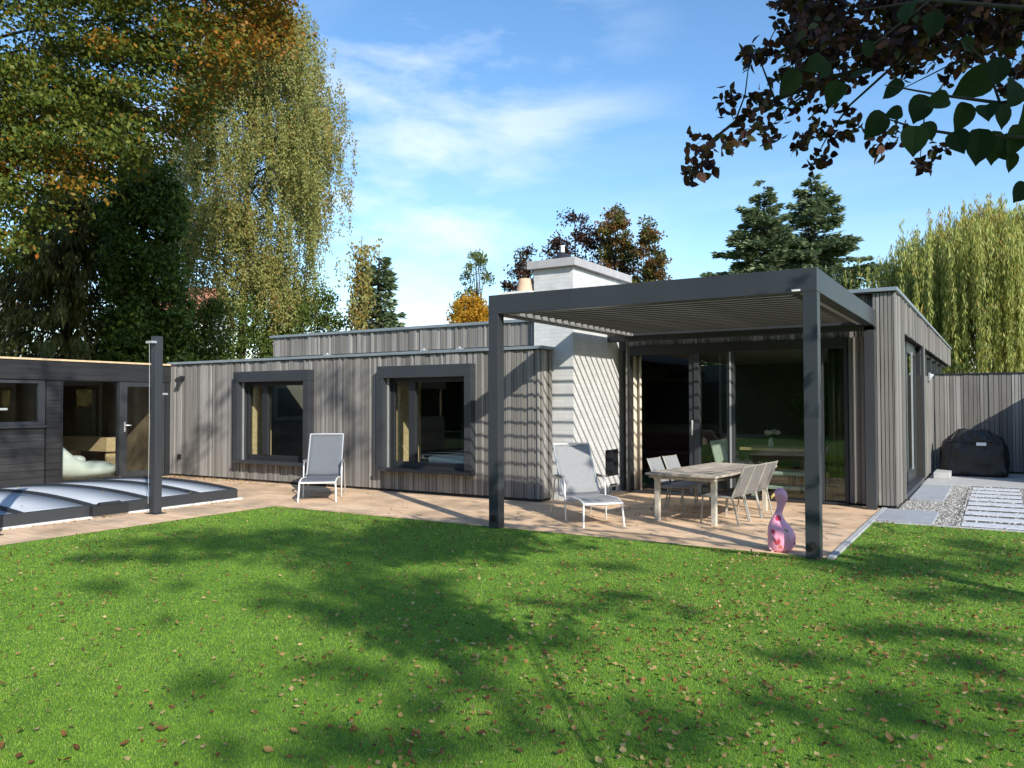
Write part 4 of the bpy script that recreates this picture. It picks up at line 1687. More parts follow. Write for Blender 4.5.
# --- weeping trees
def strand_tree(name, label, base, starts, leaf, mat, paths, leaves_per_m=26, tone=None, bark='bark', spread=.035, sway=.12, loose=.5):
    """starts: rows of x, y, z, length"""
    base = np.array(base, float)
    t_ = empty(name, tuple(base), label, 'tree')
    Ps, Ds, Ts = [], [], []
    for i, (x, y, z, ln) in enumerate(starts):
        n = max(6, int(ln*leaves_per_m))
        u = np.sort(rng.random(n))*ln
        a = rng.uniform(0, 6.283)
        off_ = sway*(u/ln)**1.5*ln*.4
        p = np.stack([x+np.cos(a)*off_, y+np.sin(a)*off_, z-u], 1)+rng.normal(size=(n, 3))*np.array([spread, spread, .02])
        Ps.append(p)
        Ds.append(np.stack([rng.normal(0, loose, n), rng.normal(0, loose, n), -np.ones(n)], 1))
        Ts.append(np.full(n, 0.0 if tone is None else tone[i]))
    P, D, T = np.concatenate(Ps), np.concatenate(Ds), np.concatenate(Ts)
    T = (rng.random(len(T)) < T)*rng.uniform(.4, 1, len(T))
    crown('crown', P, D, rng.uniform(.75, 1.25, len(P))*leaf[0], rng.uniform(.75, 1.25, len(P))*leaf[1], mat, t_, base, T)
    trunk_mesh('trunk', paths, MT[bark], t_, base, 7)
    return t_


bb0 = np.array(gpt(238, 30))
starts, tone, paths = [], [], []
lim_y = [10, 40, 70, 110, 160, 200, 240, 280, 310]
lim_l = [255, 215, 195, 180, 172, 168, 168, 172, 178]
lim_r = [292, 304, 322, 330, 327, 325, 326, 320, 312]
top = bb0+np.array([.3, .4, 15.2])
paths.append((wiggle(bb0, bb0+np.array([.2, .2, 7]), 5, .06)+wiggle(bb0+np.array([.2, .2, 7]), top, 5, .15), list(np.linspace(.2, .03, 12))))
nb = 0
while nb < 205:
    y = rng.uniform(10, 300)
    l_, r_ = np.interp(y, lim_y, lim_l), np.interp(y, lim_y, lim_r)
    x = rng.uniform(l_, r_)
    if 195 < x < 235 and 225 < y < 300 and rng.random() < .7:
        continue
    if 285 < x < 330 and 200 < y < 285 and rng.random() < .6:
        continue
    c = at(x, y, rng.uniform(27.5, 32.5))
    nb += 1
    tb = .12+(.6 if (x > 325 and y < 170) else 0)+(.35 if rng.random() < .14 else 0)
    for j in range(13):
        o = rng.normal(size=3)*np.array([.42, .42, .3])
        ln = rng.uniform(.5, 1.9)*(1.25 if x > 300 else 1)
        starts.append((*(c+o), min(ln, c[2]-.4)))
        tone.append(tb)
    if rng.random() < .2:
        h0 = max(2.0, c[2]-rng.uniform(.8, 2.5))
        f_ = min(1, h0/15)
        paths.append((wiggle(bb0+np.array([.2, .3, h0]), c, 5, .12, .25), list(np.linspace(.075*(1.2-f_), .01, 6))))
strand_tree('birch_tree', 'tall weeping birch with yellowing hanging twigs behind the roof', bb0, starts, (.09, .06), LM['birch'], paths, 60, tone, 'bark', .07)

wb = np.array(gpt(1003, 36))
starts, tone, paths = [], [], []
paths.append((wiggle(wb, wb+np.array([0, 0, 6]), 5, .1), list(np.linspace(.5, .3, 6))))
for i in range(44):
    a = rng.uniform(0, 6.283)
    rr_ = 4.7*math.sqrt(rng.random())
    zt = 9.9-(rr_/4.9)**2.2*2.4+rng.normal(0, .3)
    tip = wb+np.array([math.cos(a)*rr_, math.sin(a)*rr_, zt])
    paths.append((wiggle(wb+np.array([0, 0, rng.uniform(3.5, 6)]), tip, 6, .15, .5), list(np.linspace(.16, .015, 7))))
    tb = .15+(.5 if rng.random() < .2 else 0)
    for j in range(46):
        v = tip+rng.normal(size=3)*np.array([.75, .75, .35])
        r2_ = math.hypot(v[0]-wb[0], v[1]-wb[1])
        ln = rng.uniform(2.2, 7.5) if r2_ > 2.2 else rng.uniform(.8, 4)
        starts.append((v[0], v[1], v[2], min(ln, v[2]-.8)))
        tone.append(tb)
strand_tree('weeping_willow', 'big yellow-green weeping willow behind the fence on the right', wb, starts, (.27, .044), LM['willow'], paths, 26, tone, 'bark', .05, .10, .24)


# --- firs
def fir(px, dist, H, Rb, label, group=None, dens=1.0):
    b0 = np.array(gpt(px, dist))
    t_ = empty('fir_tree', tuple(b0), label, 'tree', group)
    Ps, Ds, paths = [], [], [([tuple(b0), tuple(b0+[0, 0, H*.6]), tuple(b0+[0, 0, H])], [.3, .15, .02])]
    h = H*.25
    while h < H-.1:
        nb = 6 if h < H*.9 else 4
        for j in range(nb):
            a = rng.uniform(0, 6.283)
            hj = rng.normal(0, .3)
            Lb = Rb*((1-h/H)**.85)*rng.uniform(.4, 1.2)+.12
            n = int((62*Lb+16)*dens)
            u = np.sqrt(rng.random(n))*Lb
            lat = rng.uniform(-1, 1, n)*np.minimum(.34, (Lb-u)*.5+.06)
            p = np.stack([b0[0]+np.cos(a)*u-np.sin(a)*lat, b0[1]+np.sin(a)*u+np.cos(a)*lat, b0[2]+h+hj-.12*u+.13*u*u/max(Lb, .3)-rng.random(n)*.2], 1)
            Ps.append(p)
            sg = np.sign(lat)
            Ds.append(np.stack([np.cos(a)-np.sin(a)*sg*.7, np.sin(a)+np.cos(a)*sg*.7, np.full(n, -.05)], 1)+rng.normal(size=(n, 3))*.25)
            paths.append(([(b0[0], b0[1], h), (b0[0]+math.cos(a)*Lb*.9, b0[1]+math.sin(a)*Lb*.9, h+.04*Lb)], [.04, .008]))
        h += .17+.08*rng.random()
    P, D = np.concatenate(Ps), np.concatenate(Ds)
    crown('crown', P, D, rng.uniform(.24, .46, len(P))*min(1, H/11+.1), rng.uniform(.10, .17, len(P))*min(1, H/11+.1), LM['fir'], t_, b0, None, .5)
    trunk_mesh('trunk', paths, MT['bark_d'], t_, b0, 5)


fir(766, 44, 13.4, 6.6, 'dark green fir behind the pergola roof, left one of the pair', 'fir trees behind the house')
fir(814, 45, 14.2, 8.0, 'dark green fir behind the pergola roof, broader right one of the pair', 'fir trees behind the house')
fir(379, 29, 6.9, 1.9, 'small dark blue-green fir at the foot of the birch behind the roof')

strand = []
tn_ = []
for i in range(90):
    y = rng.uniform(238, 318)
    x = np.interp(y, [238, 270, 318], [362, 361, 358])+rng.normal(0, 6)
    c = at(x, y, rng.uniform(26.5, 28))
    strand.append((*c, rng.uniform(.5, 1.1)))
    tn_.append(.55)
b0 = np.array(gpt(360, 27.3))
strand_tree('young_birch', 'slim golden young birch left of the small fir', b0, strand, (.12, .08), LM['birch'],
            [(wiggle(b0, at(362, 236, 27.3), 6, .05), list(np.linspace(.08, .012, 7)))], 30, tn_, 'bark', .07)

# --- trees beyond the chimney
clump_tree('copper_beech', 'dark red copper beech directly behind the white chimney top', gpt(578, 45),
           clumps_in([(216, 566, 596), (235, 556, 610), (262, 545, 625), (300, 540, 630)], 80, 43.5, 46.5, .3, .75), 80, .19, LM['copper'], 'bark_d', flat=.2, tone=.12)
clump_tree('copper_beech', 'sparse reddish young tree left of the white chimney top', gpt(522, 40),
           clumps_in([(248, 522, 540), (268, 506, 545), (300, 500, 548)], 40, 39, 41, .25, .5), 60, .16, LM['copper'], 'bark_d', flat=.2, tone=.3)
clump_tree('columnar_tree', 'narrow upright tree in brown and green behind the chimney, taller left one', gpt(615, 43),
           clumps_in([(208, 611, 620), (230, 602, 630), (265, 598, 636), (310, 596, 640)], 80, 42, 44, .28, .6), 95, .18, LM['column'], 'bark_d', tone=.35, group='columnar trees behind the chimney')
clump_tree('columnar_tree', 'narrow upright tree in brown and green behind the chimney, right one nearer the firs', gpt(650, 41),
           clumps_in([(222, 647, 653), (242, 638, 660), (270, 632, 666), (310, 628, 670)], 80, 40, 42, .28, .6), 95, .18, LM['column'], 'bark_d', tone=.25, group='columnar trees behind the chimney')
clump_tree('poplar_tree', 'pale green slender poplar behind the upper roof', gpt(477, 47),
           clumps_in([(254, 474, 480), (272, 466, 488), (295, 461, 492), (325, 458, 494)], 46, 46, 48, .28, .55), 80, .17, LM['poplar'], 'bark', tone=.12)
clump_tree('golden_maple', 'bright golden yellow tree peeping over the upper roof', gpt(469, 36),
           clumps_in([(298, 464, 480), (308, 453, 487), (330, 450, 489)], 50, 35, 37, .25, .5), 100, .13, LM['gold'], 'bark', tone=.2)

# --- bushes behind the lower roof
for i, (px, y0, hw_, dd, lab) in enumerate(((172, 318, 18, 25, 'light green bush behind the roof next to the awning post'),
                                             (208, 303, 24, 25.5, 'light green bush behind the roof below the red-roofed house'),
                                             (258, 300, 24, 28, 'light green bush at the foot of the birch trunk'),
                                             (310, 290, 30, 28.5, 'yellowish bush right of the birch trunk above the upper roof'))):
    clump_tree('bush', lab, gpt(px, dd), clumps_in([(y0, px-hw_*.6, px+hw_*.6), (y0+22, px-hw_, px+hw_), (385, px-hw_, px+hw_)], 66, dd-1, dd+1, .3, .55), 100, .12, LM['bush'], 'bark', group='bushes behind the roof', tr=.05, cat='bush')


# ------------------------------------------------------------------ overhanging branches at the upper right
CL = [(30, 712), (52, 690), (76, 668), (105, 622), (80, 570), (180, 570), (235, 525), (270, 482), (180, 432), (205, 388), (285, 232), (268, 222), (330, 212), (372, 192), (400, 88), (412, 22),
      (355, 520), (375, 532), (385, 405), (350, 440), (330, 372), (300, 400), (480, 572), (520, 560), (545, 660), (580, 642), (600, 545), (660, 532), (692, 492), (540, 505), (560, 440), (640, 430), (505, 35), (535, 50), (520, 100), (440, 170), (470, 440), (410, 300), (450, 330)]
CLp = [(680+x/4.044, y/4.044) for x, y in CL]
for i in range(290):
    px = rng.uniform(790, 1060)
    py = rng.uniform(-40, 1)+rng.random()*np.interp(px, [790, 850, 900, 960, 1060], [95, 95, 82, 60, 70])
    CLp.append((px, py))
for q in ((880, 145), (895, 133), (941, 150), (925, 165), (955, 60), (980, 40), (1010, 60), (1000, 85), (1020, 70), (950, 75)):
    CLp.append(q)
b0 = np.array([3.7, 5.1, 0])
ht = empty('copper_leaved_tree', tuple(b0), 'dark red-leaved tree whose twigs hang into the upper right corner', 'tree')
for i in range(260):
    CLp.append((rng.uniform(1050, 1900), rng.uniform(-260, 90)))
Ps, Ds = [], []
for (px, py) in CLp:
    dist = rng.uniform(3.3, 4.6)
    c = at(px, py, dist)
    n = int(rng.integers(13, 21))
    r_ = rng.uniform(.045, .075)
    Ps.append(c+ball(n, .6)*r_)
    Ds.append(rng.normal(size=(n, 3))+np.array([0, 0, -.5]))
P, D = np.concatenate(Ps), np.concatenate(Ds)
n = len(P)


def ovate(P, D, Ln, Wd, curl=.15):
    """six sided leaf outlines with a pointed tip"""
    D = unit(D)
    rv = rng.normal(size=P.shape)
    Wv = unit(np.cross(D, rv))
    Nv = unit(np.cross(D, Wv))
    Ln, Wd = Ln[:, None], Wd[:, None]
    pts = []
    for (a, s, cz) in ((0, .0, 0), (.18, .36, .02), (.45, .5, 0), (.75, .30, -.08), (1.0, 0, -.2), (.75, -.30, -.08), (.45, -.5, 0), (.18, -.36, .02)):
        pts.append(P+D*Ln*a+Wv*Wd*s+Nv*Ln*(cz*curl*4+abs(s)*curl))
    return np.stack(pts, 1)


V = ovate(P, D, rng.uniform(.036, .062, n), rng.uniform(.026, .044, n))
np_mesh('crown', V, 8, LM['copper'], ht, {'rnd': rng.random(n), 'tone': (rng.random(n) < .22)*rng.uniform(.3, 1, n)}, off=b0)


def twig(pts, dist, r0, r1):
    ps = [tuple(at(x, y, dist)) for x, y in pts]
    return (ps, list(np.linspace(r0, r1, len(ps))))


paths = [([tuple(b0), tuple(b0+[0, 0, 2]), tuple(b0+[-.1, .1, 3.2]), tuple(b0+[-.2, .2, 4.4])], [.13, .11, .08, .03]),
         twig([(1180, -10), (1080, 10), (1000, 35), (900, 60), (830, 78), (775, 100), (735, 122), (712, 140), (700, 165), (690, 176)], 3.9, .022, .0022),
         twig([(830, 78), (790, 105), (770, 128)], 3.9, .006, .002), twig([(900, 60), (850, 105), (828, 135), (815, 160)], 3.9, .008, .002),
         twig([(1100, -40), (980, -10), (880, 5), (800, 25), (782, 5)], 4.0, .014, .003), twig([(735, 122), (745, 95), (750, 55)], 3.9, .005, .002),
         twig([(1000, 35), (950, 75), (925, 110), (920, 160)], 3.9, .007, .002), twig([(775, 100), (760, 60), (780, 20)], 3.9, .006, .002),
         twig([(1100, 60), (1030, 40), (960, 60), (900, 90)], 3.8, .009, .002)]
e = at(1180, -10, 3.9)
paths.append(([tuple(b0+[-.05, .05, 3.0]), tuple((b0+e)/2+np.array([0, 0, 1.4])), tuple(e)], [.06, .04, .022]))
e = at(1100, -40, 4.0)
paths.append(([tuple(b0+[-.1, .1, 3.3]), tuple((b0+e)/2+np.array([0, 0, 1.9])), tuple(e)], [.05, .03, .014]))
trunk_mesh('trunk', paths, MT['bark_d'], ht, b0, 6)

BL = [(130, 460, 130, 235), (290, 400, 120, 250), (270, 515, 130, 265), (330, 490, 110, 285), (440, 430, 120, 260), (440, 530, 130, 280), (505, 530, 130, 270), (560, 545, 140, 275), (605, 545, 120, 285), (540, 420, 110, 255), (600, 430, 120, 280),
      (580, 260, 120, 265), (640, 340, 130, 250), (470, 310, 170, 215), (655, 710, 110, 240), (75, 270, 100, 200), (190, 415, 90, 190), (640, 520, 140, 270), (660, 440, 120, 270), (620, 600, 90, 285), (360, 370, 90, 190), (180, 340, 100, 210), (480, 170, 100, 330), (340, 90, 110, 260), (250, 40, 110, 240), (100, 190, 90, 260)]
b0 = np.array([2.2, .25, 0])
lt_ = empty('broad_leaved_shrub', tuple(b0), 'branch with large dark green leaves close by in the upper right corner', 'tree')
Ps, Ds, Ls = [], [], []
BLx = [(rng.uniform(740, 3400), rng.uniform(60, 620), rng.uniform(90, 140), rng.uniform(200, 330)) for _ in range(60)]
for (x, y, ln, ang) in BL+BLx+[(-25, 350, 110, 240), (-100, 240, 120, 215), (-190, 300, 110, 240), (-60, 250, 90, 250)]:
    px, py = 840+x/3.657, y/3.657
    dist = rng.uniform(1.85, 2.2)
    d2 = np.array([math.cos(R(ang)), math.sin(R(ang))])
    Lm = ln/3.657/793*dist*.9
    dw = d2[0]*cr+d2[1]*cu+fw*rng.normal(0, .35)
    Ps.append(at(px, py, dist)-dw*Lm*.5)
    Ds.append(dw)
    Ls.append(Lm)
P, D, Ls = np.array(Ps), np.array(Ds), np.array(Ls)
# broad blades, nearly facing the lawn below, folded along the midrib
vs = []
NV = []
for p, d, l_ in zip(P, D, Ls):
    d = d/np.linalg.norm(d)
    wv = np.cross(d, fw+rng.normal(size=3)*.35)
    wv /= np.linalg.norm(wv)
    nv = np.cross(d, wv)
    fold, curl_ = rng.uniform(.1, .5), rng.uniform(-.05, .3)
    l_ *= rng.uniform(.75, 1.15)
    outline = [(0, 0), (.04, .2), (.15, .34), (.32, .40), (.5, .38), (.66, .31), (.8, .2), (.9, .09), (1.0, 0)]
    up_ = [p+d*l_*a+wv*l_*s+nv*(abs(s)*fold*l_)-nv*l_*curl_*a*a+wv*l_*.012*math.sin(40*a) for a, s in outline]
    dn_ = [p+d*l_*a-wv*l_*s+nv*(abs(s)*fold*l_)-nv*l_*curl_*a*a-wv*l_*.012*math.sin(37*a+1) for a, s in outline]
    for i in range(8):
        a0, a1 = outline[i][0], outline[i+1][0]
        m0, m1 = p+d*l_*a0-nv*l_*curl_*a0*a0, p+d*l_*a1-nv*l_*curl_*a1*a1
        vs.append([m0, up_[i], up_[i+1], m1])
        vs.append([m1, dn_[i+1], dn_[i], m0])
V = np.array(vs)
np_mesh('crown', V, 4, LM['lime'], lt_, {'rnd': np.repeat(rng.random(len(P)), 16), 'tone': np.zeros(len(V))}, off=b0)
paths = [([tuple(b0), tuple(b0+[0, 0, 1.2]), tuple(b0+[-.1, .1, 2.6])], [.05, .04, .02]),
         twig([(1200, 60), (1090, 90), (1000, 103), (940, 95), (885, 85)], 2.05, .008, .0016),
         twig([(1200, 130), (1090, 140), (960, 135), (915, 128), (885, 118)], 2.05, .007, .0016),
         twig([(1000, 103), (985, 60), (950, 30)], 2.05, .004, .0015), twig([(1200, 60), (1050, 10), (930, 0), (860, 10)], 2.1, .008, .002), twig([(930, 0), (860, 55), (800, 70)], 2.05, .003, .0012)]
for e in (at(1200, 60, 2.05), at(1200, 130, 2.05)):
    paths.append(([tuple(b0+[0, 0, 1.9]), tuple(e)], [.016, .008]))
trunk_mesh('stem', paths, MT['bark_d'], lt_, b0, 6)

# ------------------------------------------------------------------ garden trees behind the viewpoint: they shade the lawn
BLOBS = [  # centre and half size of the shaded lawn patches (surveyed), leaf cover, height along the sun ray
    (210, 541, 125, 17, 1.0, 6.2), (120, 588, 75, 6, .8, 6.4), (150, 556, 110, 10, .9, 6.3), (330, 545, 130, 26, 1.25, 6.0), (330, 585, 120, 24, 1.0, 6.1), (330, 622, 95, 22, 1.0, 5.9),
    (425, 602, 75, 22, 1.1, 5.8), (430, 548, 60, 14, .9, 6.0), (490, 548, 90, 6, .9, 6.2), (585, 566, 65, 5, .9, 6.3), (560, 600, 100, 9, 1.0, 5.8), (665, 607, 75, 9, .9, 5.9), (520, 640, 90, 16, .75, 5.6),
    (210, 692, 70, 16, .6, 5.4), (400, 680, 120, 34, .8, 5.3), (330, 735, 160, 34, .75, 5.2), (560, 720, 150, 44, .75, 5.2), (700, 700, 90, 30, .7, 5.3), (160, 620, 25, 7, .6, 6.0),
    (800, 664, 70, 12, 1.0, 5.4), (905, 636, 95, 12, 1.1, 5.4), (985, 665, 60, 16, 1.1, 5.3), (930, 570, 125, 16, 1.2, 5.8), (970, 598, 90, 11, 1.0, 5.7), (850, 562, 60, 7, .8, 5.8), (900, 715, 120, 30, .9, 5.1), (960, 548, 90, 7, .9, 5.9),
    (300, 760, 120, 20, .7, 5.1), (760, 745, 160, 26, .75, 5.1)]
b1 = np.array([10.5, -9.5, 0])
b2 = np.array([15.5, -2.5, 0])
T1 = empty('garden_tree', tuple(b1), 'leafy tree behind the viewpoint shading the left and middle of the lawn', 'tree', 'garden trees shading the lawn')
T2 = empty('garden_tree', tuple(b2), 'leafy tree to the right of the viewpoint shading the right side of the lawn', 'tree', 'garden trees shading the lawn')
acc = {0: ([], [], []), 1: ([], [], [])}
for (cx, cy, rx, ry, cov, tt) in BLOBS:
    g0, gx, gy = on_ground(cx, cy), on_ground(cx+rx, cy), on_ground(cx, min(cy+ry, 900))
    area = math.pi*np.linalg.norm(gx-g0)*np.linalg.norm(gy-g0)
    cov *= 1.5 if cx > 790 else 1.12
    tt *= 1.6
    n = int(area*cov*140)
    # sub clumps so that light breaks through
    ns = max(5, int(area*7))
    q = ball(ns, .5)[:, :2]
    idx = rng.integers(0, ns, n)
    uu = q[idx]+rng.normal(size=(n, 2))*np.array([.13, .16])
    pts = np.array([on_ground(cx+rx*a, cy+ry*b_) for a, b_ in uu])
    hts = (tt+rng.normal(0, .35, ns)[idx]+rng.normal(0, .12, n))
    P = pts+SUN[None, :]*hts[:, None]
    w_ = 1 if cx > 760 else 0
    acc[w_][0].append(P)
    acc[w_][2].append(P.mean(0))
for (cx, cy, r_, n) in ((345, 398, .45, 60), (355, 445, .4, 55), (330, 380, .35, 40), (205, 432, .5, 70), (185, 462, .4, 60), (222, 395, .3, 30), (20, 430, .8, 150), (60, 400, .9, 170), (110, 440, .8, 150), (140, 420, .5, 90)):
    d_ = fw+(cx-512)/F*cr-(cy-384)/F*cu
    p_ = C0+d_*(10.4/d_[1]) if cx > 170 else C0+d_*(-14.8/d_[0])
    P = p_+SUN*8.2+ball(n, .5)*r_*np.array([1, .6, .8])+rng.normal(size=(n, 3))*.05
    acc[0][0].append(P)
# a dense part of the crown right above the overhanging twigs keeps them in shade
for (q, r_, n) in ((at(880, 40, 3.9)+SUN*2.6, .95, 1500), (at(960, 110, 2.0)+SUN*3.0, .55, 700), (at(740, 100, 3.9)+SUN*2.8, .5, 420)):
    acc[1][0].append(q+ball(n, .5)*r_*np.array([1, 1, .8]))
    acc[1][2].append(q)
for w_, T_, b_ in ((0, T1, b1), (1, T2, b2)):
    P = np.concatenate(acc[w_][0])
    D = rng.normal(size=P.shape)
    crown('crown', P, D, rng.uniform(.10, .17, len(P)), rng.uniform(.07, .11, len(P)), LM['shade'], T_, b_, None, .2)
    paths = [(wiggle(b_, b_+np.array([-.3, .3, 9.5]), 5, .08), list(np.linspace(.26, .1, 6)))]
    for c in acc[w_][2][::6]:
        paths.append((wiggle(b_+np.array([-.1, .1, rng.uniform(5.2, 8.0)]), c, 6, .12, .5), list(np.linspace(.022, .006, 7))))
    trunk_mesh('trunk', paths, MT['bark'], T_, b_, 6)

# clipped hedge and trees on the far side of the garden, seen in the window reflections
hd = empty('hedge', (-8, -13, 0), 'tall green hedge at the far side of the lawn, behind the viewpoint', 'hedge')
n = 60000
P = np.stack([rng.uniform(-34, 18, n), -13+rng.normal(0, .45, n), rng.random(n)**.8*4.7], 1)
P[:, 2] *= 1+.18*np.sin(P[:, 0]*.9)*np.sin(P[:, 0]*.37+1)
crown('foliage', P, rng.normal(size=P.shape), rng.uniform(.12, .2, n), rng.uniform(.08, .13, n), LM['ivy'], hd, (-8, -13, 0))
m = MB((-8, -13, 0))
hx = np.linspace(-34, 18, 140)
hz = 4.3+.5*np.sin(hx*.7)+.35*np.sin(hx*2.3+1)+.25*np.sin(hx*5.1)
rg_ = []
for x_, z_ in zip(hx, hz):
    rg_.append([(x_, -13.35, .05), (x_, -12.75, .05), (x_, -12.7+.06*math.sin(x_*9), z_*.6), (x_, -12.9, z_), (x_, -13.2, z_), (x_, -13.4, z_*.6)])
m.rings(rg_)
m.build('inner_growth', plain('hedge_core', (.03, .05, .013), .95), hd)
m = MB((-8, -13, 0))
for i in range(30):
    x = -30+i*1.5
    m.tube([(x, -13, 0), (x+.1, -13, 2.6)], [.05, .02], 6)
m.build('stem', MT['bark_d'], hd)
for (x, y, h, r_, lab) in ((-14, -17, 9, 3.2, 'round leafy tree beyond the hedge, left'), (-6, -18, 10, 3.4, 'round leafy tree beyond the hedge, middle'), (-24, -9, 9, 3.4, 'round leafy tree at the left end of the hedge'), (2, -19, 10, 3.4, 'round leafy tree beyond the hedge, right')):
    cl_ = [(x+a*r_*1.35, y+b_*r_, h*.62+c*r_*1.1, rng.uniform(.6, 1.0)) for a, b_, c in ball(110, .45)]
    clump_tree('leafy_tree', lab, (x, y, 0), cl_, 95, .3, LM['shade'], 'bark', group='trees beyond the hedge', tr=.25)


# ------------------------------------------------------------------ far houses
def far_house(p, rz, W_, D_, he, hr, label):
    t_ = empty('house', (p[0], p[1], 0), label, 'house', None, rz)
    m = MB()
    m.box(-W_/2, W_/2, -D_/2, D_/2, 0, he)
    m.add([(-W_/2, -D_/2, he+.001), (-W_/2, D_/2, he+.001), (-W_/2, 0, hr-.1)], [(0, 1, 2)])
    m.add([(W_/2, -D_/2, he+.001), (W_/2, D_/2, he+.001), (W_/2, 0, hr-.1)], [(0, 2, 1)])
    m.build('wall', MT['render'], t_)
    m = MB()
    for s in (-1, 1):
        a, b_ = (s*(D_/2+.4), he-.2), (0, hr)
        vs = [(-W_/2-.3, a[0], a[1]), (W_/2+.3, a[0], a[1]), (W_/2+.3, 0, hr), (-W_/2-.3, 0, hr)]
        vs2 = [(x, y, z+.15) for x, y, z in vs]
        m.add(vs+vs2, [(0, 1, 2, 3), (7, 6, 5, 4), (0, 4, 5, 1), (2, 6, 7, 3), (0, 3, 7, 4), (1, 5, 6, 2)])
    m.build('roof', MT['roof_tile'], t_)
    m = MB()
    m.box(-W_*.25-.4, -W_*.25+.4, -.3, .5, hr-.8, hr+.9)
    m.build('chimney', MT['render'], t_)
    for k in range(3):
        for zz in (1.0, 3.6):
            if zz+1.3 > he:
                continue
            x = -W_/2+W_*(k+.5)/3
            m = MB()
            m.box(x-.6, x+.6, -D_/2-.06, -D_/2+.05, zz, zz+1.35)
            wn = m.build('window', MT['white'], t_)
            m = MB()
            m.box(x-.5, x+.5, -D_/2-.075, -D_/2-.061, zz+.1, zz+1.25)
            m.build('pane', MT['metal_d'], wn)


far_house(at(188, 403, 58), R(40), 4.6, 7, 7.6, 9.9, 'white house with a red tiled roof seen through the birch')
far_house(at(-62, 403, 62), R(25), 9, 7, 8.6, 11.2, 'pale house with a red roof at the far left edge')


# ------------------------------------------------------------------ fallen leaves
def litter_mat():
    return leaf_mat('dry_leaf', [(0, (.10, .042, .014)), (.35, (.21, .10, .028)), (.7, (.33, .21, .075)), (1, (.44, .35, .16))], .15, .7)


dry = litter_mat()
n = 30000
zz = np.sqrt(rng.uniform(2.7**2, 12.4**2, n))
xx = np.where(rng.random(n) < .85, rng.uniform(-.74, .74, n), rng.uniform(-1.1, 1.4, n))*zz
G = zz[:, None]*np.array([fw[0], fw[1], 0])/math.cos(PIT)+xx[:, None]*np.array([cr[0], cr[1], 0])
px = 512+F*xx/zz
py = 403+F*EYE/zz
den = .10+.16*sstep(540, 700, py)*sstep(150, 420, px)+.75*sstep(380, 720, px)*sstep(560, 660, py)
den += .22*sstep(600, 800, px)
lump = .5+.5*np.sin(G[:, 0]*3.1+np.sin(G[:, 1]*2.3)*2)*np.sin(G[:, 1]*3.7+np.sin(G[:, 0]*1.9)*2)
keep = (rng.random(n) < den*(.2+1.3*lump**1.5)*3.5) & (G[:, 0] > TX0+.1) & ((G[:, 1] < TY-.05) | ((G[:, 0] > TX1+.1) & (G[:, 1] < GY-.05)))
G, zz, px, py = G[keep], zz[keep], px[keep], py[keep]
G[:, 2] = rng.uniform(.012, .03, len(G))
order = np.argsort(zz)
G, px, py = G[order], px[order], py[order]
vis = (px > 4) & (px < 1020) & (py > 0) & (py < 764)
near = np.where(vis)[0][:300]
rest = np.setdiff1d(np.arange(len(G)), near)
shapes = []
for v in range(6):
    l_, w_ = random.uniform(.020, .042), random.uniform(.012, .026)
    c1, c2 = random.uniform(.2, 1.1), random.uniform(-.6, .8)
    outl = [(0, 0), (.2, .36), (.45, .5), (.75, .3), (1, 0)]
    vs, fs = [], []
    for a, s in outl:
        z_ = c1*l_*(a-.5)**2
        vs += [((a-.5)*l_, -s*w_, z_+abs(s)*w_*c2), ((a-.5)*l_, 0, z_), ((a-.5)*l_, s*w_, z_+abs(s)*w_*c2)]
    for i in range(4):
        fs += [(3*i, 3*i+3, 3*i+4, 3*i+1), (3*i+1, 3*i+4, 3*i+5, 3*i+2)]
    me = bpy.data.meshes.new('fallen_leaf')
    me.from_pydata(vs, [], fs)
    a_ = me.attributes.new('rnd', 'FLOAT', 'FACE')
    a_.data.foreach_set('value', [(v+.5)/6]*len(fs))
    me.materials.append(dry)
    shapes.append(me)
for i in near:
    o = bpy.data.objects.new('fallen_leaf', random.choice(shapes))
    COL.objects.link(o)
    o.location = G[i]
    o.rotation_euler = (random.uniform(-.5, .5), random.uniform(-.5, .5), random.uniform(0, 6.28))
    o.scale = [random.choice((.55, .7, .85, 1, 1.15, 1.3))*random.uniform(.9, 1.1)]*3
    tag(o, 'small dry brown leaf lying on the lawn', 'fallen leaf', 'fallen leaves near the viewpoint')
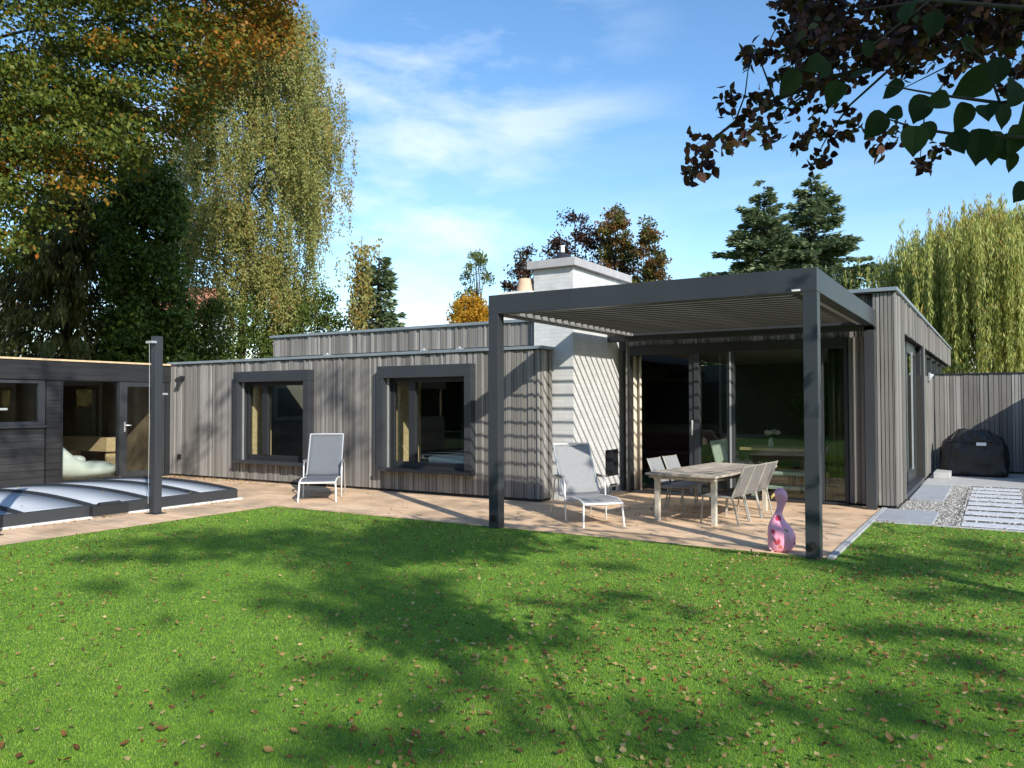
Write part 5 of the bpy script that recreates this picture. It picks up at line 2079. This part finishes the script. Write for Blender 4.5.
# straw coloured crumbs of broken leaf between the blades
nf = 5200
zf = np.sqrt(rng.uniform(2.7**2, 11**2, nf))
xf = rng.uniform(-.72, .72, nf)*zf
FL = zf[:, None]*np.array([fw[0], fw[1], 0])/math.cos(PIT)+xf[:, None]*np.array([cr[0], cr[1], 0])
FL = FL[(FL[:, 0] > TX0+.05) & ((FL[:, 1] < TY-.05) | ((FL[:, 0] > TX1+.1) & (FL[:, 1] < GY-.05)))]
FL[:, 2] = rng.uniform(.014, .026, len(FL))
# the rest of the litter: farther lawn, terrace, wall foot and pool edge
Q = [G[rest]]
a = np.stack([rng.uniform(-14.6, -11.5, 420), 10.38-np.abs(rng.normal(0, .28, 420)), rng.uniform(.01, .04, 420)], 1)
a = a[rng.random(420) < sstep(-11.4, -13.0, a[:, 0])+.1]
Q.append(a)
Q.append(np.stack([-10.12+np.abs(rng.normal(0, .09, 170)), rng.uniform(3.5, 8.3, 170), rng.uniform(.01, .03, 170)], 1))
Q.append(np.stack([rng.uniform(-9, -1.6, 130), rng.uniform(8.2, 12, 130), np.full(130, .012)], 1))
Q.append(np.stack([-3.6+rng.normal(0, .55, 170), 10.4+rng.normal(0, .6, 170), np.full(170, .012)], 1))
Q.append(np.stack([rng.uniform(-14.7, -13.8, 150), rng.uniform(4, 10, 150), rng.uniform(.01, .03, 150)], 1))
q = np.concatenate(Q)
xx_ = rng.uniform(-13.6, -10.3, 40)
yy_ = rng.uniform(4.5, 8.3, 40)
q = np.concatenate([q, np.stack([xx_, yy_, np.array([arc(v) for v in xx_])+.012], 1)])
n = len(q)
ang = rng.uniform(0, 6.283, n)
D = np.stack([np.cos(ang), np.sin(ang), rng.normal(0, .3, n)], 1)
V = leaf_quads(q, D, rng.uniform(.022, .046, n), rng.uniform(.014, .029, n), .7)
angf = rng.uniform(0, 6.283, len(FL))
Vf = leaf_quads(FL, np.stack([np.cos(angf), np.sin(angf), rng.normal(0, .4, len(FL))], 1), rng.uniform(.008, .02, len(FL)), rng.uniform(.004, .009, len(FL)), .6)
V = np.concatenate([V, Vf])
tag(np_mesh('fallen_leaves', V, 4, dry, attrs={'rnd': np.concatenate([rng.random(n), rng.uniform(.55, 1, len(FL))])}), 'scattered dry leaves over the farther lawn, terrace and wall foot', 'leaf litter', kind='stuff')
